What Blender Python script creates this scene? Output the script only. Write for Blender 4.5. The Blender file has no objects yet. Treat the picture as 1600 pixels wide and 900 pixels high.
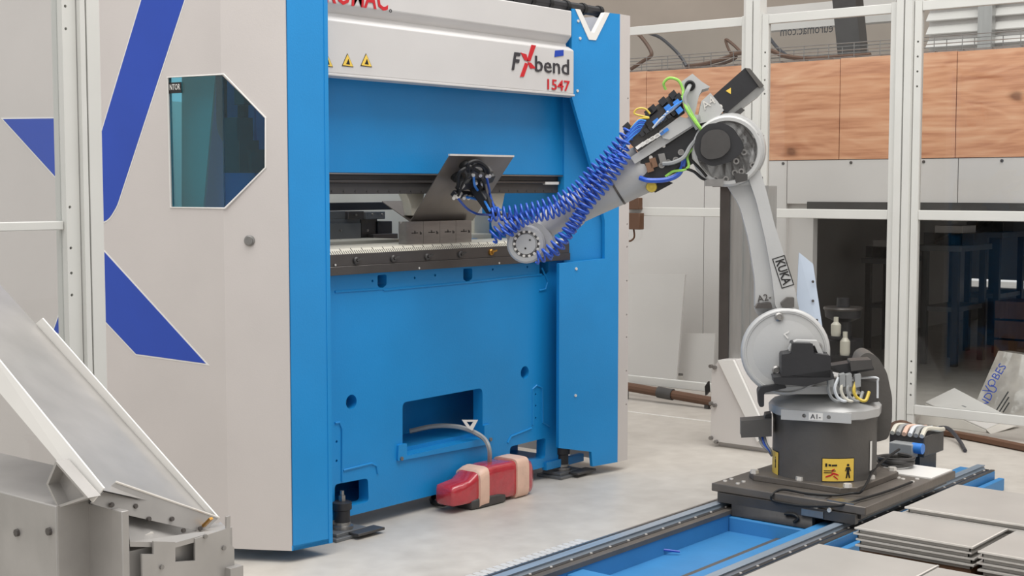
import bpy, bmesh, math, random
from mathutils import Vector, Matrix
random.seed(7)
V = Vector
SC = bpy.context.scene
COL = SC.collection

# ---------------------------------------------------------------- camera
FPX = 2150.0                      # focal length in pixels of the 1600x900 frame
CAM = V((0.0, 0.0, 1.5))
HEAD = math.radians(39.6)         # angle between the view axis and the press front (world X)
PITCH = math.atan(156.0 / FPX)
AX = V((math.cos(HEAD), math.sin(HEAD), 0.0))
RT = V((math.sin(HEAD), -math.cos(HEAD), 0.0))
FW = (AX * math.cos(PITCH) + V((0, 0, -math.sin(PITCH)))).normalized()
UP = RT.cross(FW).normalized()
cam_d = bpy.data.cameras.new('camera'); cam = bpy.data.objects.new('camera', cam_d); COL.objects.link(cam)
cam_d.sensor_width = 36.0; cam_d.lens = 36.0 * FPX / 1600.0
cam_d.clip_start = 0.05; cam_d.clip_end = 200
m3 = Matrix((RT, UP, -FW)).transposed()
cam.matrix_world = Matrix.Translation(CAM) @ m3.to_4x4()
SC.camera = cam

# ---------------------------------------------------------------- world, lights, exposure
W = bpy.data.worlds.new('world'); SC.world = W; W.use_nodes = True
wn = W.node_tree.nodes['Background']
wn.inputs[0].default_value = (1.0, 0.985, 0.965, 1); wn.inputs[1].default_value = 0.62
def area(name, loc, size, power, target, col=(1, 1, 1)):
    l = bpy.data.lights.new(name, 'AREA'); l.shape = 'RECTANGLE'; l.size, l.size_y = size; l.energy = power; l.color = col
    o = bpy.data.objects.new(name, l); COL.objects.link(o); o.location = loc
    o.rotation_euler = (V(target) - V(loc)).to_track_quat('-Z', 'Y').to_euler(); return o
area('roof_skylight_offscreen', (5.0, 1.5, 7.5), (7, 5), 420, (5.2, 3.2, 0.5), (1, 0.98, 0.95))
area('roof_skylight_offscreen', (0.5, 3.5, 6.5), (4, 5), 170, (4.2, 4.4, 0.9), (1, 0.99, 0.97))
SC.view_settings.view_transform = 'Standard'; SC.view_settings.look = 'None'
SC.view_settings.gamma = 1.0; SC.view_settings.use_curve_mapping = False
SC.view_settings.exposure = 0.3

# ---------------------------------------------------------------- pixel -> place
def ray(px, py):
    return FW * FPX + RT * (px - 800.0) + UP * (450.0 - py)
def hitZ(px, py, z): d = ray(px, py); return CAM + d * ((z - CAM.z) / d.z)
def hitX(px, py, x): d = ray(px, py); return CAM + d * ((x - CAM.x) / d.x)
def hitY(px, py, y): d = ray(px, py); return CAM + d * ((y - CAM.y) / d.y)
def hitP(px, py, p0, n): d = ray(px, py); return CAM + d * ((V(p0) - CAM).dot(n) / d.dot(n))

# ---------------------------------------------------------------- materials
def lin(c): c /= 255.0; return c / 12.92 if c <= 0.04045 else ((c + 0.055) / 1.055) ** 2.4
def C(r, g, b): return (lin(r), lin(g), lin(b), 1.0)
def mat(name, col, rough=0.5, metal=0.0, var=0.06, scale=6.0, bump=0.0, bscale=60.0, coat=0.0, stretch=None, spec=0.5):
    m = bpy.data.materials.new(name); m.use_nodes = True
    nt = m.node_tree; b = nt.nodes['Principled BSDF']
    b.inputs['Roughness'].default_value = rough; b.inputs['Metallic'].default_value = metal
    b.inputs['Coat Weight'].default_value = coat; b.inputs['Specular IOR Level'].default_value = spec
    tc = nt.nodes.new('ShaderNodeTexCoord'); src = tc.outputs['Object']
    if stretch:
        mp = nt.nodes.new('ShaderNodeMapping'); mp.inputs['Scale'].default_value = stretch
        nt.links.new(src, mp.inputs[0]); src = mp.outputs[0]
    nz = nt.nodes.new('ShaderNodeTexNoise'); nz.inputs['Scale'].default_value = scale; nz.inputs['Detail'].default_value = 5
    nt.links.new(src, nz.inputs['Vector'])
    rp = nt.nodes.new('ShaderNodeValToRGB')
    rp.color_ramp.elements[0].position = 0.3; rp.color_ramp.elements[1].position = 0.7
    rp.color_ramp.elements[0].color = tuple(max(0, c * (1 - var)) for c in col[:3]) + (1,)
    rp.color_ramp.elements[1].color = tuple(min(1, c * (1 + var)) for c in col[:3]) + (1,)
    nt.links.new(nz.outputs['Fac'], rp.inputs[0]); nt.links.new(rp.outputs[0], b.inputs['Base Color'])
    if bump:
        n2 = nt.nodes.new('ShaderNodeTexNoise'); n2.inputs['Scale'].default_value = bscale; n2.inputs['Detail'].default_value = 3
        nt.links.new(src, n2.inputs['Vector'])
        bp = nt.nodes.new('ShaderNodeBump'); bp.inputs['Strength'].default_value = bump; bp.inputs['Distance'].default_value = 0.004
        nt.links.new(n2.outputs['Fac'], bp.inputs['Height']); nt.links.new(bp.outputs[0], b.inputs['Normal'])
    return m
def glass(name, tint, refl, rough=0.0):
    m = bpy.data.materials.new(name); m.use_nodes = True; nt = m.node_tree; nt.nodes.clear()
    out = nt.nodes.new('ShaderNodeOutputMaterial'); mix = nt.nodes.new('ShaderNodeMixShader')
    tr = nt.nodes.new('ShaderNodeBsdfTransparent'); gl = nt.nodes.new('ShaderNodeBsdfGlossy')
    tr.inputs[0].default_value = tint; gl.inputs['Roughness'].default_value = rough
    fr = nt.nodes.new('ShaderNodeLayerWeight'); fr.inputs[0].default_value = 0.5
    mr = nt.nodes.new('ShaderNodeMapRange'); mr.inputs['To Min'].default_value = refl; mr.inputs['To Max'].default_value = 1.0
    pw = nt.nodes.new('ShaderNodeMath'); pw.operation = 'POWER'; pw.inputs[1].default_value = 3.0
    nt.links.new(fr.outputs['Facing'], pw.inputs[0]); nt.links.new(pw.outputs[0], mr.inputs['Value'])
    nt.links.new(mr.outputs[0], mix.inputs[0]); nt.links.new(tr.outputs[0], mix.inputs[1]); nt.links.new(gl.outputs[0], mix.inputs[2])
    nt.links.new(mix.outputs[0], out.inputs[0]); return m
M = {}
M['blue'] = mat('blue_paint', C(25, 136, 203), 0.40, 0, 0.05, 3, 0.12, 140)
M['blue_lite'] = M['blue']
M['blue_dark'] = mat('deep_blue_print', C(24, 66, 170), 0.35, 0, 0.05, 4)
M['grey_cover'] = mat('pale_grey_paint', C(198, 192, 189), 0.42, 0, 0.03, 2.5, 0.08, 160)
M['grey_hood'] = mat('light_grey_hood_paint', C(202, 200, 199), 0.4, 0, 0.03, 3, 0.06, 160)
M['white'] = mat('white_paint', C(226, 224, 220), 0.4, 0, 0.03, 4)
M['fence'] = mat('fence_paint', C(208, 208, 204), 0.4, 0, 0.03, 4)
M['black'] = mat('black_plastic', C(38, 38, 41), 0.45, 0, 0.15, 12, 0.1, 80)
M['dark'] = mat('dark_grey_metal', C(70, 68, 67), 0.4, 0.15, 0.12, 10, 0.15, 60)
M['base'] = mat('charcoal_cast_paint', C(86, 83, 80), 0.5, 0, 0.1, 8, 0.25, 50)
M['robot'] = mat('silver_grey_robot_paint', C(184, 184, 183), 0.36, 0.08, 0.05, 5, 0.12, 70)
M['robot_lt'] = M['robot']
M['steel'] = mat('machined_steel', C(150, 148, 146), 0.3, 0.85, 0.12, 5, 0.1, 90, stretch=(1, 6, 6))
M['steel_dk'] = mat('dark_tool_steel', C(92, 88, 86), 0.35, 0.6, 0.12, 6, 0.1, 90)
M['sheet'] = mat('galvanised_sheet', C(168, 165, 162), 0.36, 0.35, 0.10, 7, 0.06, 40)
M['blank'] = mat('sheet_metal_blank', C(170, 166, 161), 0.38, 0.15, 0.06, 4, 0.05, 40)
M['bent'] = mat('dull_bent_steel', C(126, 119, 114), 0.34, 0.5, 0.14, 5)
M['plate_br'] = mat('weathered_carriage_steel', C(104, 98, 92), 0.42, 0.3, 0.14, 7, 0.2, 50)
M['gauge'] = mat('grey_gauge_metal', C(110, 112, 114), 0.4, 0.3, 0.1, 9)
M['edge'] = mat('bright_cut_edge', C(222, 218, 212), 0.3, 0.3, 0.05, 30)
M['alu'] = mat('anodised_aluminium', C(176, 176, 174), 0.32, 0.6, 0.06, 5, stretch=(8, 8, 1))
M['brass'] = mat('brass', C(176, 130, 60), 0.35, 0.8, 0.1, 10)
M['red'] = mat('red_lettering', C(196, 34, 44), 0.4)
M['char'] = mat('charcoal_lettering', C(52, 52, 58), 0.4)
M['yellow'] = mat('yellow_label', C(232, 196, 84), 0.45, 0, 0.05, 8)
M['ink'] = mat('black_ink', C(24, 22, 22), 0.5)
M['hose'] = mat('blue_air_hose', C(52, 92, 190), 0.25, 0, 0.1, 10)
M['hose_lt'] = mat('light_blue_air_hose', C(60, 130, 214), 0.3, 0, 0.1, 10)
M['wire_w'] = mat('white_wire', C(214, 218, 222), 0.35)
M['wire_g'] = mat('green_yellow_wire', C(150, 206, 92), 0.4, 0, 0.2, 40)
M['wire_lg'] = mat('grey_cable', C(150, 152, 152), 0.45)
M['wire_b'] = mat('brown_cable', C(92, 64, 46), 0.5)
M['rubber'] = mat('black_rubber', C(20, 20, 21), 0.6)
M['cream'] = mat('cream_steel', C(214, 210, 196), 0.4, 0.1, 0.04, 5)
M['red_film'] = mat('red_plastic_under_film', C(178, 48, 58), 0.22, 0, 0.12, 20, 1.0, 34, coat=1.0)
M['track'] = mat('track_blue_paint', C(58, 126, 180), 0.45, 0, 0.08, 4, 0.1, 60)
M['rail'] = mat('polished_guide_rail', C(150, 164, 178), 0.3, 0.35, 0.1, 8, stretch=(0.3, 8, 8))
M['tape'] = mat('pale_masking_tape', C(222, 186, 166), 0.5, 0, 0.06, 20, 0.3, 60)
M['card'] = mat('white_cardboard', C(216, 212, 204), 0.7, 0, 0.05, 5, 0.1, 30)
M['film'] = mat('grey_plastic_wrap', C(176, 170, 162), 0.25, 0, 0.2, 9, 0.8, 14, coat=0.5)
M['panel'] = mat('white_wall_board', C(210, 206, 203), 0.35, 0.1, 0.05, 1.2)
M['beige'] = mat('beige_hall_wall', C(186, 174, 162), 0.8, 0, 0.08, 1.0, 0.1, 20)
M['room'] = mat('grey_room_wall', C(150, 146, 142), 0.8, 0, 0.1, 2)
M['green'] = mat('teal_green_inner_panel', C(60, 190, 170), 0.5, 0, 0.05, 3)
M['olive'] = mat('yellow_knob', C(206, 180, 70), 0.4)
M['ply_edge'] = mat('plywood_edge', C(150, 108, 78), 0.8)
M['wood'] = mat('brown_table_wood', C(120, 88, 66), 0.6, 0, 0.15, 4, stretch=(1, 6, 1))
M['pane'] = glass('clear_guard_pane', (0.95, 0.96, 0.96, 1), 0.02)
M['tint'] = glass('teal_tinted_pane', (0.36, 0.72, 0.82, 1), 0.06)

def plywood_mat():
    m = bpy.data.materials.new('plywood'); m.use_nodes = True; nt = m.node_tree; b = nt.nodes['Principled BSDF']
    b.inputs['Roughness'].default_value = 0.6
    tc = nt.nodes.new('ShaderNodeTexCoord'); mp = nt.nodes.new('ShaderNodeMapping'); mp.inputs['Scale'].default_value = (1, 0.7, 3.0)
    nt.links.new(tc.outputs['Object'], mp.inputs[0])
    n1 = nt.nodes.new('ShaderNodeTexNoise'); n1.inputs['Scale'].default_value = 1.3; n1.inputs['Detail'].default_value = 2; n1.inputs['Distortion'].default_value = 1.2
    nt.links.new(mp.outputs[0], n1.inputs['Vector'])
    mu = nt.nodes.new('ShaderNodeMath'); mu.operation = 'MULTIPLY'; mu.inputs[1].default_value = 34
    fr = nt.nodes.new('ShaderNodeMath'); fr.operation = 'SINE'
    nt.links.new(n1.outputs['Fac'], mu.inputs[0]); nt.links.new(mu.outputs[0], fr.inputs[0])
    n2 = nt.nodes.new('ShaderNodeTexNoise'); n2.inputs['Scale'].default_value = 5; n2.inputs['Detail'].default_value = 6
    mp2 = nt.nodes.new('ShaderNodeMapping'); mp2.inputs['Scale'].default_value = (1, 0.5, 7)
    nt.links.new(tc.outputs['Object'], mp2.inputs[0]); nt.links.new(mp2.outputs[0], n2.inputs['Vector'])
    ad = nt.nodes.new('ShaderNodeMath'); ad.operation = 'MULTIPLY_ADD'; ad.inputs[1].default_value = 0.07
    nt.links.new(fr.outputs[0], ad.inputs[0]); nt.links.new(n2.outputs['Fac'], ad.inputs[2])
    rp = nt.nodes.new('ShaderNodeValToRGB'); e = rp.color_ramp.elements
    e[0].position = 0.15; e[0].color = C(168, 108, 76); e[1].position = 0.8; e[1].color = C(222, 176, 142)
    k = rp.color_ramp.elements.new(0.5); k.color = C(208, 152, 116)
    nt.links.new(ad.outputs[0], rp.inputs[0])
    vo = nt.nodes.new('ShaderNodeTexVoronoi'); vo.inputs['Scale'].default_value = 1.0; mp3 = nt.nodes.new('ShaderNodeMapping'); mp3.inputs['Scale'].default_value = (0.2, 1.7, 3.2)
    nt.links.new(tc.outputs['Object'], mp3.inputs[0])
    ds = nt.nodes.new('ShaderNodeVectorMath'); ds.operation = 'MULTIPLY_ADD'; ds.inputs[1].default_value = (.35, .35, .35); nt.links.new(n1.outputs['Color'], ds.inputs[0]); nt.links.new(mp3.outputs[0], ds.inputs[2])
    nt.links.new(ds.outputs[0], vo.inputs['Vector'])
    kr = nt.nodes.new('ShaderNodeValToRGB'); q = kr.color_ramp.elements
    q[0].position = 0.05; q[0].color = (.42, .36, .32, 1); q[1].position = 0.16; q[1].color = (1, 1, 1, 1); z = kr.color_ramp.elements.new(0.10); z.color = (.80, .76, .72, 1)
    nt.links.new(vo.outputs['Distance'], kr.inputs[0])
    mx = nt.nodes.new('ShaderNodeMix'); mx.data_type = 'RGBA'; mx.blend_type = 'MULTIPLY'; mx.inputs[0].default_value = 1.0
    nt.links.new(rp.outputs[0], mx.inputs[6]); nt.links.new(kr.outputs[0], mx.inputs[7]); nt.links.new(mx.outputs[2], b.inputs['Base Color'])
    return m
M['ply'] = plywood_mat()
def floor_mat():
    m = bpy.data.materials.new('concrete'); m.use_nodes = True; nt = m.node_tree; b = nt.nodes['Principled BSDF']
    tc = nt.nodes.new('ShaderNodeTexCoord')
    n1 = nt.nodes.new('ShaderNodeTexNoise'); n1.inputs['Scale'].default_value = 1.6; n1.inputs['Detail'].default_value = 8
    n2 = nt.nodes.new('ShaderNodeTexNoise'); n2.inputs['Scale'].default_value = 9; n2.inputs['Detail'].default_value = 6
    for n in (n1, n2): nt.links.new(tc.outputs['Object'], n.inputs['Vector'])
    mx = nt.nodes.new('ShaderNodeMath'); mx.operation = 'MULTIPLY_ADD'; mx.inputs[1].default_value = 0.5
    sb = nt.nodes.new('ShaderNodeMath'); sb.operation = 'MULTIPLY'; sb.inputs[1].default_value = 0.5
    nt.links.new(n2.outputs['Fac'], sb.inputs[0]); nt.links.new(n1.outputs['Fac'], mx.inputs[0]); nt.links.new(sb.outputs[0], mx.inputs[2])
    rp = nt.nodes.new('ShaderNodeValToRGB'); e = rp.color_ramp.elements
    e[0].position = 0.32; e[0].color = C(174, 168, 160); e[1].position = 0.64; e[1].color = C(195, 190, 182)
    nt.links.new(mx.outputs[0], rp.inputs[0]); nt.links.new(rp.outputs[0], b.inputs['Base Color'])
    b.inputs['Roughness'].default_value = 0.42
    bp = nt.nodes.new('ShaderNodeBump'); bp.inputs['Strength'].default_value = 0.12; bp.inputs['Distance'].default_value = 0.01
    nt.links.new(n2.outputs['Fac'], bp.inputs['Height']); nt.links.new(bp.outputs[0], b.inputs['Normal'])
    return m
M['floor'] = floor_mat()

# ---------------------------------------------------------------- builders
ROOT = {}                                        # world offset of every object that carries parts
def tag(o, label=None, cat=None, group=None, kind=None):
    if label: o['label'] = label
    if cat: o['category'] = cat
    if group: o['group'] = group
    if kind: o['kind'] = kind
    return o
def T(name, label, cat, loc, group=None):
    o = bpy.data.objects.new(name, None); COL.objects.link(o); o.location = loc; o.empty_display_size = 0.1
    ROOT[o] = V(loc); return tag(o, label, cat, group)
def finish(me, m, sharp=35):
    if m is not None and not me.materials: me.materials.append(M[m] if isinstance(m, str) else m)
    me.polygons.foreach_set('use_smooth', [True] * len(me.polygons))
    me.set_sharp_from_angle(angle=math.radians(sharp))
def place(name, me, parent=None, bevel=0.0):
    """link a mesh given in world coordinates; its origin moves to the parent's base or to its own foot"""
    if parent is not None:
        off = ROOT[parent]
    else:
        xs = [v.co for v in me.vertices]
        lo = [min(v[i] for v in xs) for i in range(3)]; hi = [max(v[i] for v in xs) for i in range(3)]
        off = V(((lo[0] + hi[0]) / 2, (lo[1] + hi[1]) / 2, lo[2]))
    me.transform(Matrix.Translation(-off))
    o = bpy.data.objects.new(name, me); COL.objects.link(o)
    if parent is not None: o.parent = parent
    else: o.location = off
    ROOT[o] = off
    if bevel:
        b = o.modifiers.new('bevel', 'BEVEL'); b.width = bevel; b.segments = 2; b.limit_method = 'ANGLE'; b.angle_limit = math.radians(40)
    return o
class MB:
    def __init__(s): s.v = []; s.f = []
    def add(s, vs, fs):
        k = len(s.v); s.v += [V(v) for v in vs]; s.f += [tuple(i + k for i in f) for f in fs]; return s
    def box(s, a, b):
        x0, y0, z0 = (min(a[i], b[i]) for i in range(3)); x1, y1, z1 = (max(a[i], b[i]) for i in range(3))
        return s.add([(x0,y0,z0),(x1,y0,z0),(x1,y1,z0),(x0,y1,z0),(x0,y0,z1),(x1,y0,z1),(x1,y1,z1),(x0,y1,z1)],
                     [(0,3,2,1),(4,5,6,7),(0,1,5,4),(1,2,6,5),(2,3,7,6),(3,0,4,7)])
    def obox(s, c, ax, ay, az):            # centre and three half-extent vectors
        c, ax, ay, az = V(c), V(ax), V(ay), V(az)
        vs = [c - ax - ay - az, c + ax - ay - az, c + ax + ay - az, c - ax + ay - az, c - ax - ay + az, c + ax - ay + az, c + ax + ay + az, c - ax + ay + az]
        return s.add(vs, [(0,3,2,1),(4,5,6,7),(0,1,5,4),(1,2,6,5),(2,3,7,6),(3,0,4,7)])
    def bar(s, p, q, w, h, up=(0, 0, 1)):  # rectangular bar from p to q, w sideways, h along up
        p, q = V(p), V(q); d = (q - p); L = d.length; d.normalize(); u = V(up)
        if abs(d.dot(u)) > 0.98: u = V((0, 1, 0))
        sd = d.cross(u).normalized(); u = sd.cross(d).normalized()
        return s.obox((p + q) / 2, d * (L / 2), sd * (w / 2), u * (h / 2))
    def prism(s, pts, ext):
        n = len(pts); e = V(ext); a = [V(p) for p in pts]; b = [p + e for p in a]
        return s.add(a + b, [tuple(range(n - 1, -1, -1)), tuple(range(n, 2 * n))] + [(i, (i + 1) % n, n + (i + 1) % n, n + i) for i in range(n)])
    def cyl(s, p, q, r0, r1=None, n=20):
        p, q = V(p), V(q); r1 = r0 if r1 is None else r1
        d = (q - p).normalized(); u = d.orthogonal().normalized(); w = d.cross(u)
        vs = []
        for c, r in ((p, r0), (q, r1)):
            vs += [c + (u * math.cos(2 * math.pi * i / n) + w * math.sin(2 * math.pi * i / n)) * r for i in range(n)]
        return s.add(vs, [tuple(range(n - 1, -1, -1)), tuple(range(n, 2 * n))] + [(i, (i + 1) % n, n + (i + 1) % n, n + i) for i in range(n)])
    def lathe(s, c, prof, axis=(0, 0, 1), n=32):   # prof: (radius, height)
        c = V(c); d = V(axis).normalized(); u = d.orthogonal().normalized(); w = d.cross(u); k = len(prof); vs = []
        for r, h in prof:
            vs += [c + d * h + (u * math.cos(2 * math.pi * i / n) + w * math.sin(2 * math.pi * i / n)) * max(r, 1e-5) for i in range(n)]
        fs = [tuple(range(n - 1, -1, -1)), tuple(range((k - 1) * n, k * n))]
        for j in range(k - 1):
            fs += [(j * n + i, j * n + (i + 1) % n, (j + 1) * n + (i + 1) % n, (j + 1) * n + i) for i in range(n)]
        return s.add(vs, fs)
    def tube(s, path, r, n=8):
        P = [V(p) for p in path]; k = len(P); vs = []; u = None
        for i in range(k):
            d = (P[min(i + 1, k - 1)] - P[max(i - 1, 0)]).normalized()
            u = d.orthogonal().normalized() if u is None else (u - d * u.dot(d)).normalized()
            w = d.cross(u); rr = r[i] if isinstance(r, (list, tuple)) else r
            vs += [P[i] + (u * math.cos(2 * math.pi * j / n) + w * math.sin(2 * math.pi * j / n)) * rr for j in range(n)]
        fs = [tuple(range(n - 1, -1, -1)), tuple(range((k - 1) * n, k * n))]
        for i in range(k - 1):
            fs += [(i * n + j, i * n + (j + 1) % n, (i + 1) * n + (j + 1) % n, (i + 1) * n + j) for j in range(n)]
        return s.add(vs, fs)
    def loft(s, rings):
        n = len(rings[0]); k = len(rings); vs = [V(p) for r in rings for p in r]
        fs = [tuple(range(n - 1, -1, -1)), tuple(range((k - 1) * n, k * n))]
        for i in range(k - 1):
            fs += [(i * n + j, i * n + (j + 1) % n, (i + 1) * n + (j + 1) % n, (i + 1) * n + j) for j in range(n)]
        return s.add(vs, fs)
    def mesh(s, name, m, sharp=35):
        me = bpy.data.meshes.new(name); me.from_pydata([tuple(v) for v in s.v], [], s.f)
        bm = bmesh.new(); bm.from_mesh(me); bmesh.ops.recalc_face_normals(bm, faces=bm.faces); bm.to_mesh(me); bm.free()
        finish(me, m, sharp); return me
    def build(s, name, m, parent=None, bevel=0.0, sharp=35): return place(name, s.mesh(name, m, sharp), parent, bevel)
def catmull(pts, n=8):
    P = [V(p) for p in pts]; P = [P[0] * 2 - P[1]] + P + [P[-1] * 2 - P[-2]]; out = []
    for i in range(1, len(P) - 2):
        a, b, c, d = P[i - 1], P[i], P[i + 1], P[i + 2]
        for k in range(n):
            t = k / n
            out.append(0.5 * ((2 * b) + (c - a) * t + (2 * a - 5 * b + 4 * c - d) * t * t + (3 * b - a - 3 * c + d) * t ** 3))
    out.append(P[-2]); return out
def cable(name, pts, r, m, parent=None, n=6, seg=8): return MB().tube(catmull(pts, seg), r, n).build(name, m, parent)
def helix(pts, R, turns, per=10):
    c = catmull(pts, 24); L = [0]
    for a, b in zip(c, c[1:]): L.append(L[-1] + (b - a).length)
    out = []; N = int(turns * per); j = 0; u = None
    for k in range(N + 1):
        t = L[-1] * k / N
        while j < len(c) - 2 and L[j + 1] < t: j += 1
        f = (t - L[j]) / max(1e-9, L[j + 1] - L[j]); p = c[j].lerp(c[j + 1], min(1, f)); d = (c[j + 1] - c[j]).normalized()
        u = d.orthogonal().normalized() if u is None else (u - d * u.dot(d)).normalized()
        w = d.cross(u); a = 2 * math.pi * k / per
        out.append(p + (u * math.cos(a) + w * math.sin(a)) * R)
    return out
class F:                                            # a flat frame: local (x, y) -> world
    def __init__(s, o, ex, ey): s.o, s.ex, s.ey = V(o), V(ex).normalized(), V(ey).normalized(); s.n = s.ex.cross(s.ey).normalized()
    def px(s, px, py):
        q = hitP(px, py, s.o, s.n) - s.o; return (q.dot(s.ex), q.dot(s.ey))
    def at(s, x, y, h=0.0): return s.o + s.ex * x + s.ey * y + s.n * h
    def mx(s, h=0.0):
        return Matrix.Translation(s.o + s.n * h) @ Matrix((s.ex, s.ey, s.n)).transposed().to_4x4()
    def up(s, h): return F(s.o + s.n * h, s.ex, s.ey)
def rounded(pts, r, k=4):
    out = []; n = len(pts)
    for i in range(n):
        p, a, b = V(pts[i]).to_2d(), V(pts[i - 1]).to_2d(), V(pts[(i + 1) % n]).to_2d()
        rr = r[i] if isinstance(r, (list, tuple)) else r
        rr = min(rr, (a - p).length * 0.48, (b - p).length * 0.48)
        if rr < 1e-5: out.append(tuple(p)); continue
        q0 = p + (a - p).normalized() * rr; q1 = p + (b - p).normalized() * rr
        for j in range(k + 1):
            t = j / k; out.append(tuple(q0 * (1 - t) ** 2 + p * 2 * t * (1 - t) + q1 * t * t))
    return out
def rect(x0, y0, x1, y1): return [(x0, y0), (x1, y0), (x1, y1), (x0, y1)]
def circ(x, y, r, n=24): return [(x + r * math.cos(2 * math.pi * i / n), y + r * math.sin(2 * math.pi * i / n)) for i in range(n)]
def curve_mesh(cu):
    o = bpy.data.objects.new('tmp', cu); COL.objects.link(o)
    dg = bpy.context.evaluated_depsgraph_get(); dg.update()
    me = bpy.data.meshes.new_from_object(o.evaluated_get(dg)); bpy.data.objects.remove(o); bpy.data.curves.remove(cu); return me
def plate(name, loops, fr, thick, m, parent=None, bevel=0.0, h=0.0, offset=0.0):
    """flat plate from 2-D loops (later loops are holes); front face at height h over the frame, body behind it"""
    cu = bpy.data.curves.new(name, 'CURVE'); cu.dimensions = '2D'; cu.fill_mode = 'BOTH'; cu.extrude = thick / 2 ; cu.offset = offset
    for lp in loops:
        sp = cu.splines.new('POLY'); sp.points.add(len(lp) - 1)
        for p, q in zip(sp.points, lp): p.co = (q[0], q[1], 0, 1)
        sp.use_cyclic_u = True
    me = curve_mesh(cu); me.name = name
    me.transform(fr.mx(h - thick / 2)); me.materials.clear(); finish(me, m); return place(name, me, parent, bevel)
def text(name, s, fr, x, y, size, m, parent, align='LEFT', rot=0.0, mirror=False, sx=1.0, shear=0.0, h=0.003, thick=0.002, bold=0.0, fitw=None):
    cu = bpy.data.curves.new(name, 'FONT'); cu.body = s; cu.size = size; cu.align_x = align; cu.extrude = thick / 2; cu.resolution_u = 2; cu.shear = shear; cu.offset = bold
    me = curve_mesh(cu); me.name = name
    if fitw:
        xs = [v.co.x for v in me.vertices]; sx = fitw / (max(xs) - min(xs))
    me.transform(Matrix.Diagonal((-sx if mirror else sx, 1, 1, 1)))
    me.transform(fr.mx(h) @ Matrix.Translation((x, y, 0)) @ Matrix.Rotation(rot, 4, 'Z'))
    if mirror: me.flip_normals()
    me.materials.clear(); finish(me, m); return place(name, me, parent)
BOLT = {}
def bolt(parent, pos, nrm, r=0.008, hgt=0.006, m='steel', name='bolt', n=6):
    key = (m, n)
    if key not in BOLT:
        me = MB().cyl((0, 0, 0), (0, 0, 1), 1.0, 0.92, n).mesh(name, m); BOLT[key] = me
    o = bpy.data.objects.new(name, BOLT[key]); COL.objects.link(o); o.parent = parent
    q = V(nrm).to_track_quat('Z', 'Y'); o.rotation_mode = 'QUATERNION'; o.rotation_quaternion = q
    o.scale = (r, r, hgt); o.location = V(pos) - ROOT[parent] - V(nrm).normalized() * 0.001; return o
XZ = lambda y: F((0, y, 0), (1, 0, 0), (0, 0, 1))      # faces -Y (the press front)
YZ = lambda x: F((x, 0, 0), (0, -1, 0), (0, 0, 1))     # faces -X (the back fence)
def copy_tree(o, delta, parent=None):
    c = o.copy(); COL.objects.link(c); c.parent = parent
    if parent is None: c.location = V(o.location) + V(delta)
    for ch in o.children: copy_tree(ch, delta, c)
    return c
# ================================================================ the setting
XF, XW, XB, ZM = 8.1, 9.3, 15.6, 2.44          # back fence, partition wall, back of the dim room, room height
def ST(o): o['kind'] = 'structure'; return o
ST(MB().box((-9, -9, -0.12), (22, 16, 0)).build('floor', 'floor'))
# partition: white boards below, plywood boards above, an opening on its right
wb = ST(MB().box((XW + 0.05, -3.0, 1.40), (XW + 0.12, 12.0, ZM)).build('wall_back', 'panel'))
fw = YZ(XW)
yo = hitX(1266, 330, XW).y                       # left edge of the opening
ST(MB().box((XW + 0.05, yo, 0), (XW + 0.12, 12.0, 1.40)).build('wall_side', 'panel'))
def board(nm, ya, yb, z0, z1, m, th=0.04, dx=0.0):
    return MB().box((XW + dx, min(ya, yb) + 0.003, z0), (XW + dx + th, max(ya, yb) - 0.003, z1)).build(nm, m, wb)
ys = [12.0] + [hitX(p, 170, XW).y for p in (1010, 1312, 1494)] + [1.6, -0.2, -2.0]
for i, (a, b) in enumerate(zip(ys, ys[1:])):
    board('plywood_board', a, b, 1.71, ZM - 0.004 * (i % 2), 'ply', 0.05)
ys = [12.0, hitX(1100, 300, XW).y, hitX(1229, 300, XW).y, hitX(1496, 300, XW).y, 1.6, -0.6, -3.0]
for a, b in zip(ys, ys[1:]):
    if b > yo - 0.5 and a > yo + 0.4: board('wall_panel', a, b, 0.02, 1.705, 'panel', 0.046, 0.004)
    else: board('wall_panel', a, b, 1.385, 1.705, 'panel', 0.046, 0.004)
for i in range(9):                                # screws under the plywood
    bolt(wb, (XW + 0.003, 5.6 - i * 0.55, 1.685), (-1, 0, 0), 0.012, 0.006, 'steel_dk', 'screw')
ST(MB().box((XW - 0.015, -3, 1.345), (XW + 0.12, yo + 0.02, 1.40)).build('trim_1', 'dark'))
# the dim room behind it
ST(MB().box((XW + 0.13, -7.0, ZM - 0.1), (XB + 0.2, 12.0, ZM - 0.01)).build('ceiling', 'room'))
ST(MB().box((XB, -7, 0), (XB + 0.15, 12.0, .36)).box((XB, -7, .46), (XB + 0.15, 12.0, ZM)).build('wall_far', 'room'))
ST(MB().box((XW + 0.12, yo + 1.2, 0), (XB, yo + 1.3, ZM)).build('wall_inner', 'room'))
# upper hall wall beyond
ST(MB().box((17.0, -9, ZM), (17.2, 16, 9)).build('wall_upper', 'beige'))
beam = ST(MB().bar((11.5, hitX(1312, 0, 11.5).y + 0.05, 4.2), (11.5, hitX(1338, 85, 11.5).y, ZM), 0.22, 0.16, (1, 0, 0)).build('trim_2', 'dark'))
ST(MB().box((12.6, hitX(1192, 10, 12.6).y, 3.1), (12.75, hitX(1400, 10, 12.6).y, 3.34)).box((12.55, hitX(1180, 10, 12.6).y, ZM), (12.8, hitX(1166, 10, 12.6).y, 5)).build('trim_3', 'white'))
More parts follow.
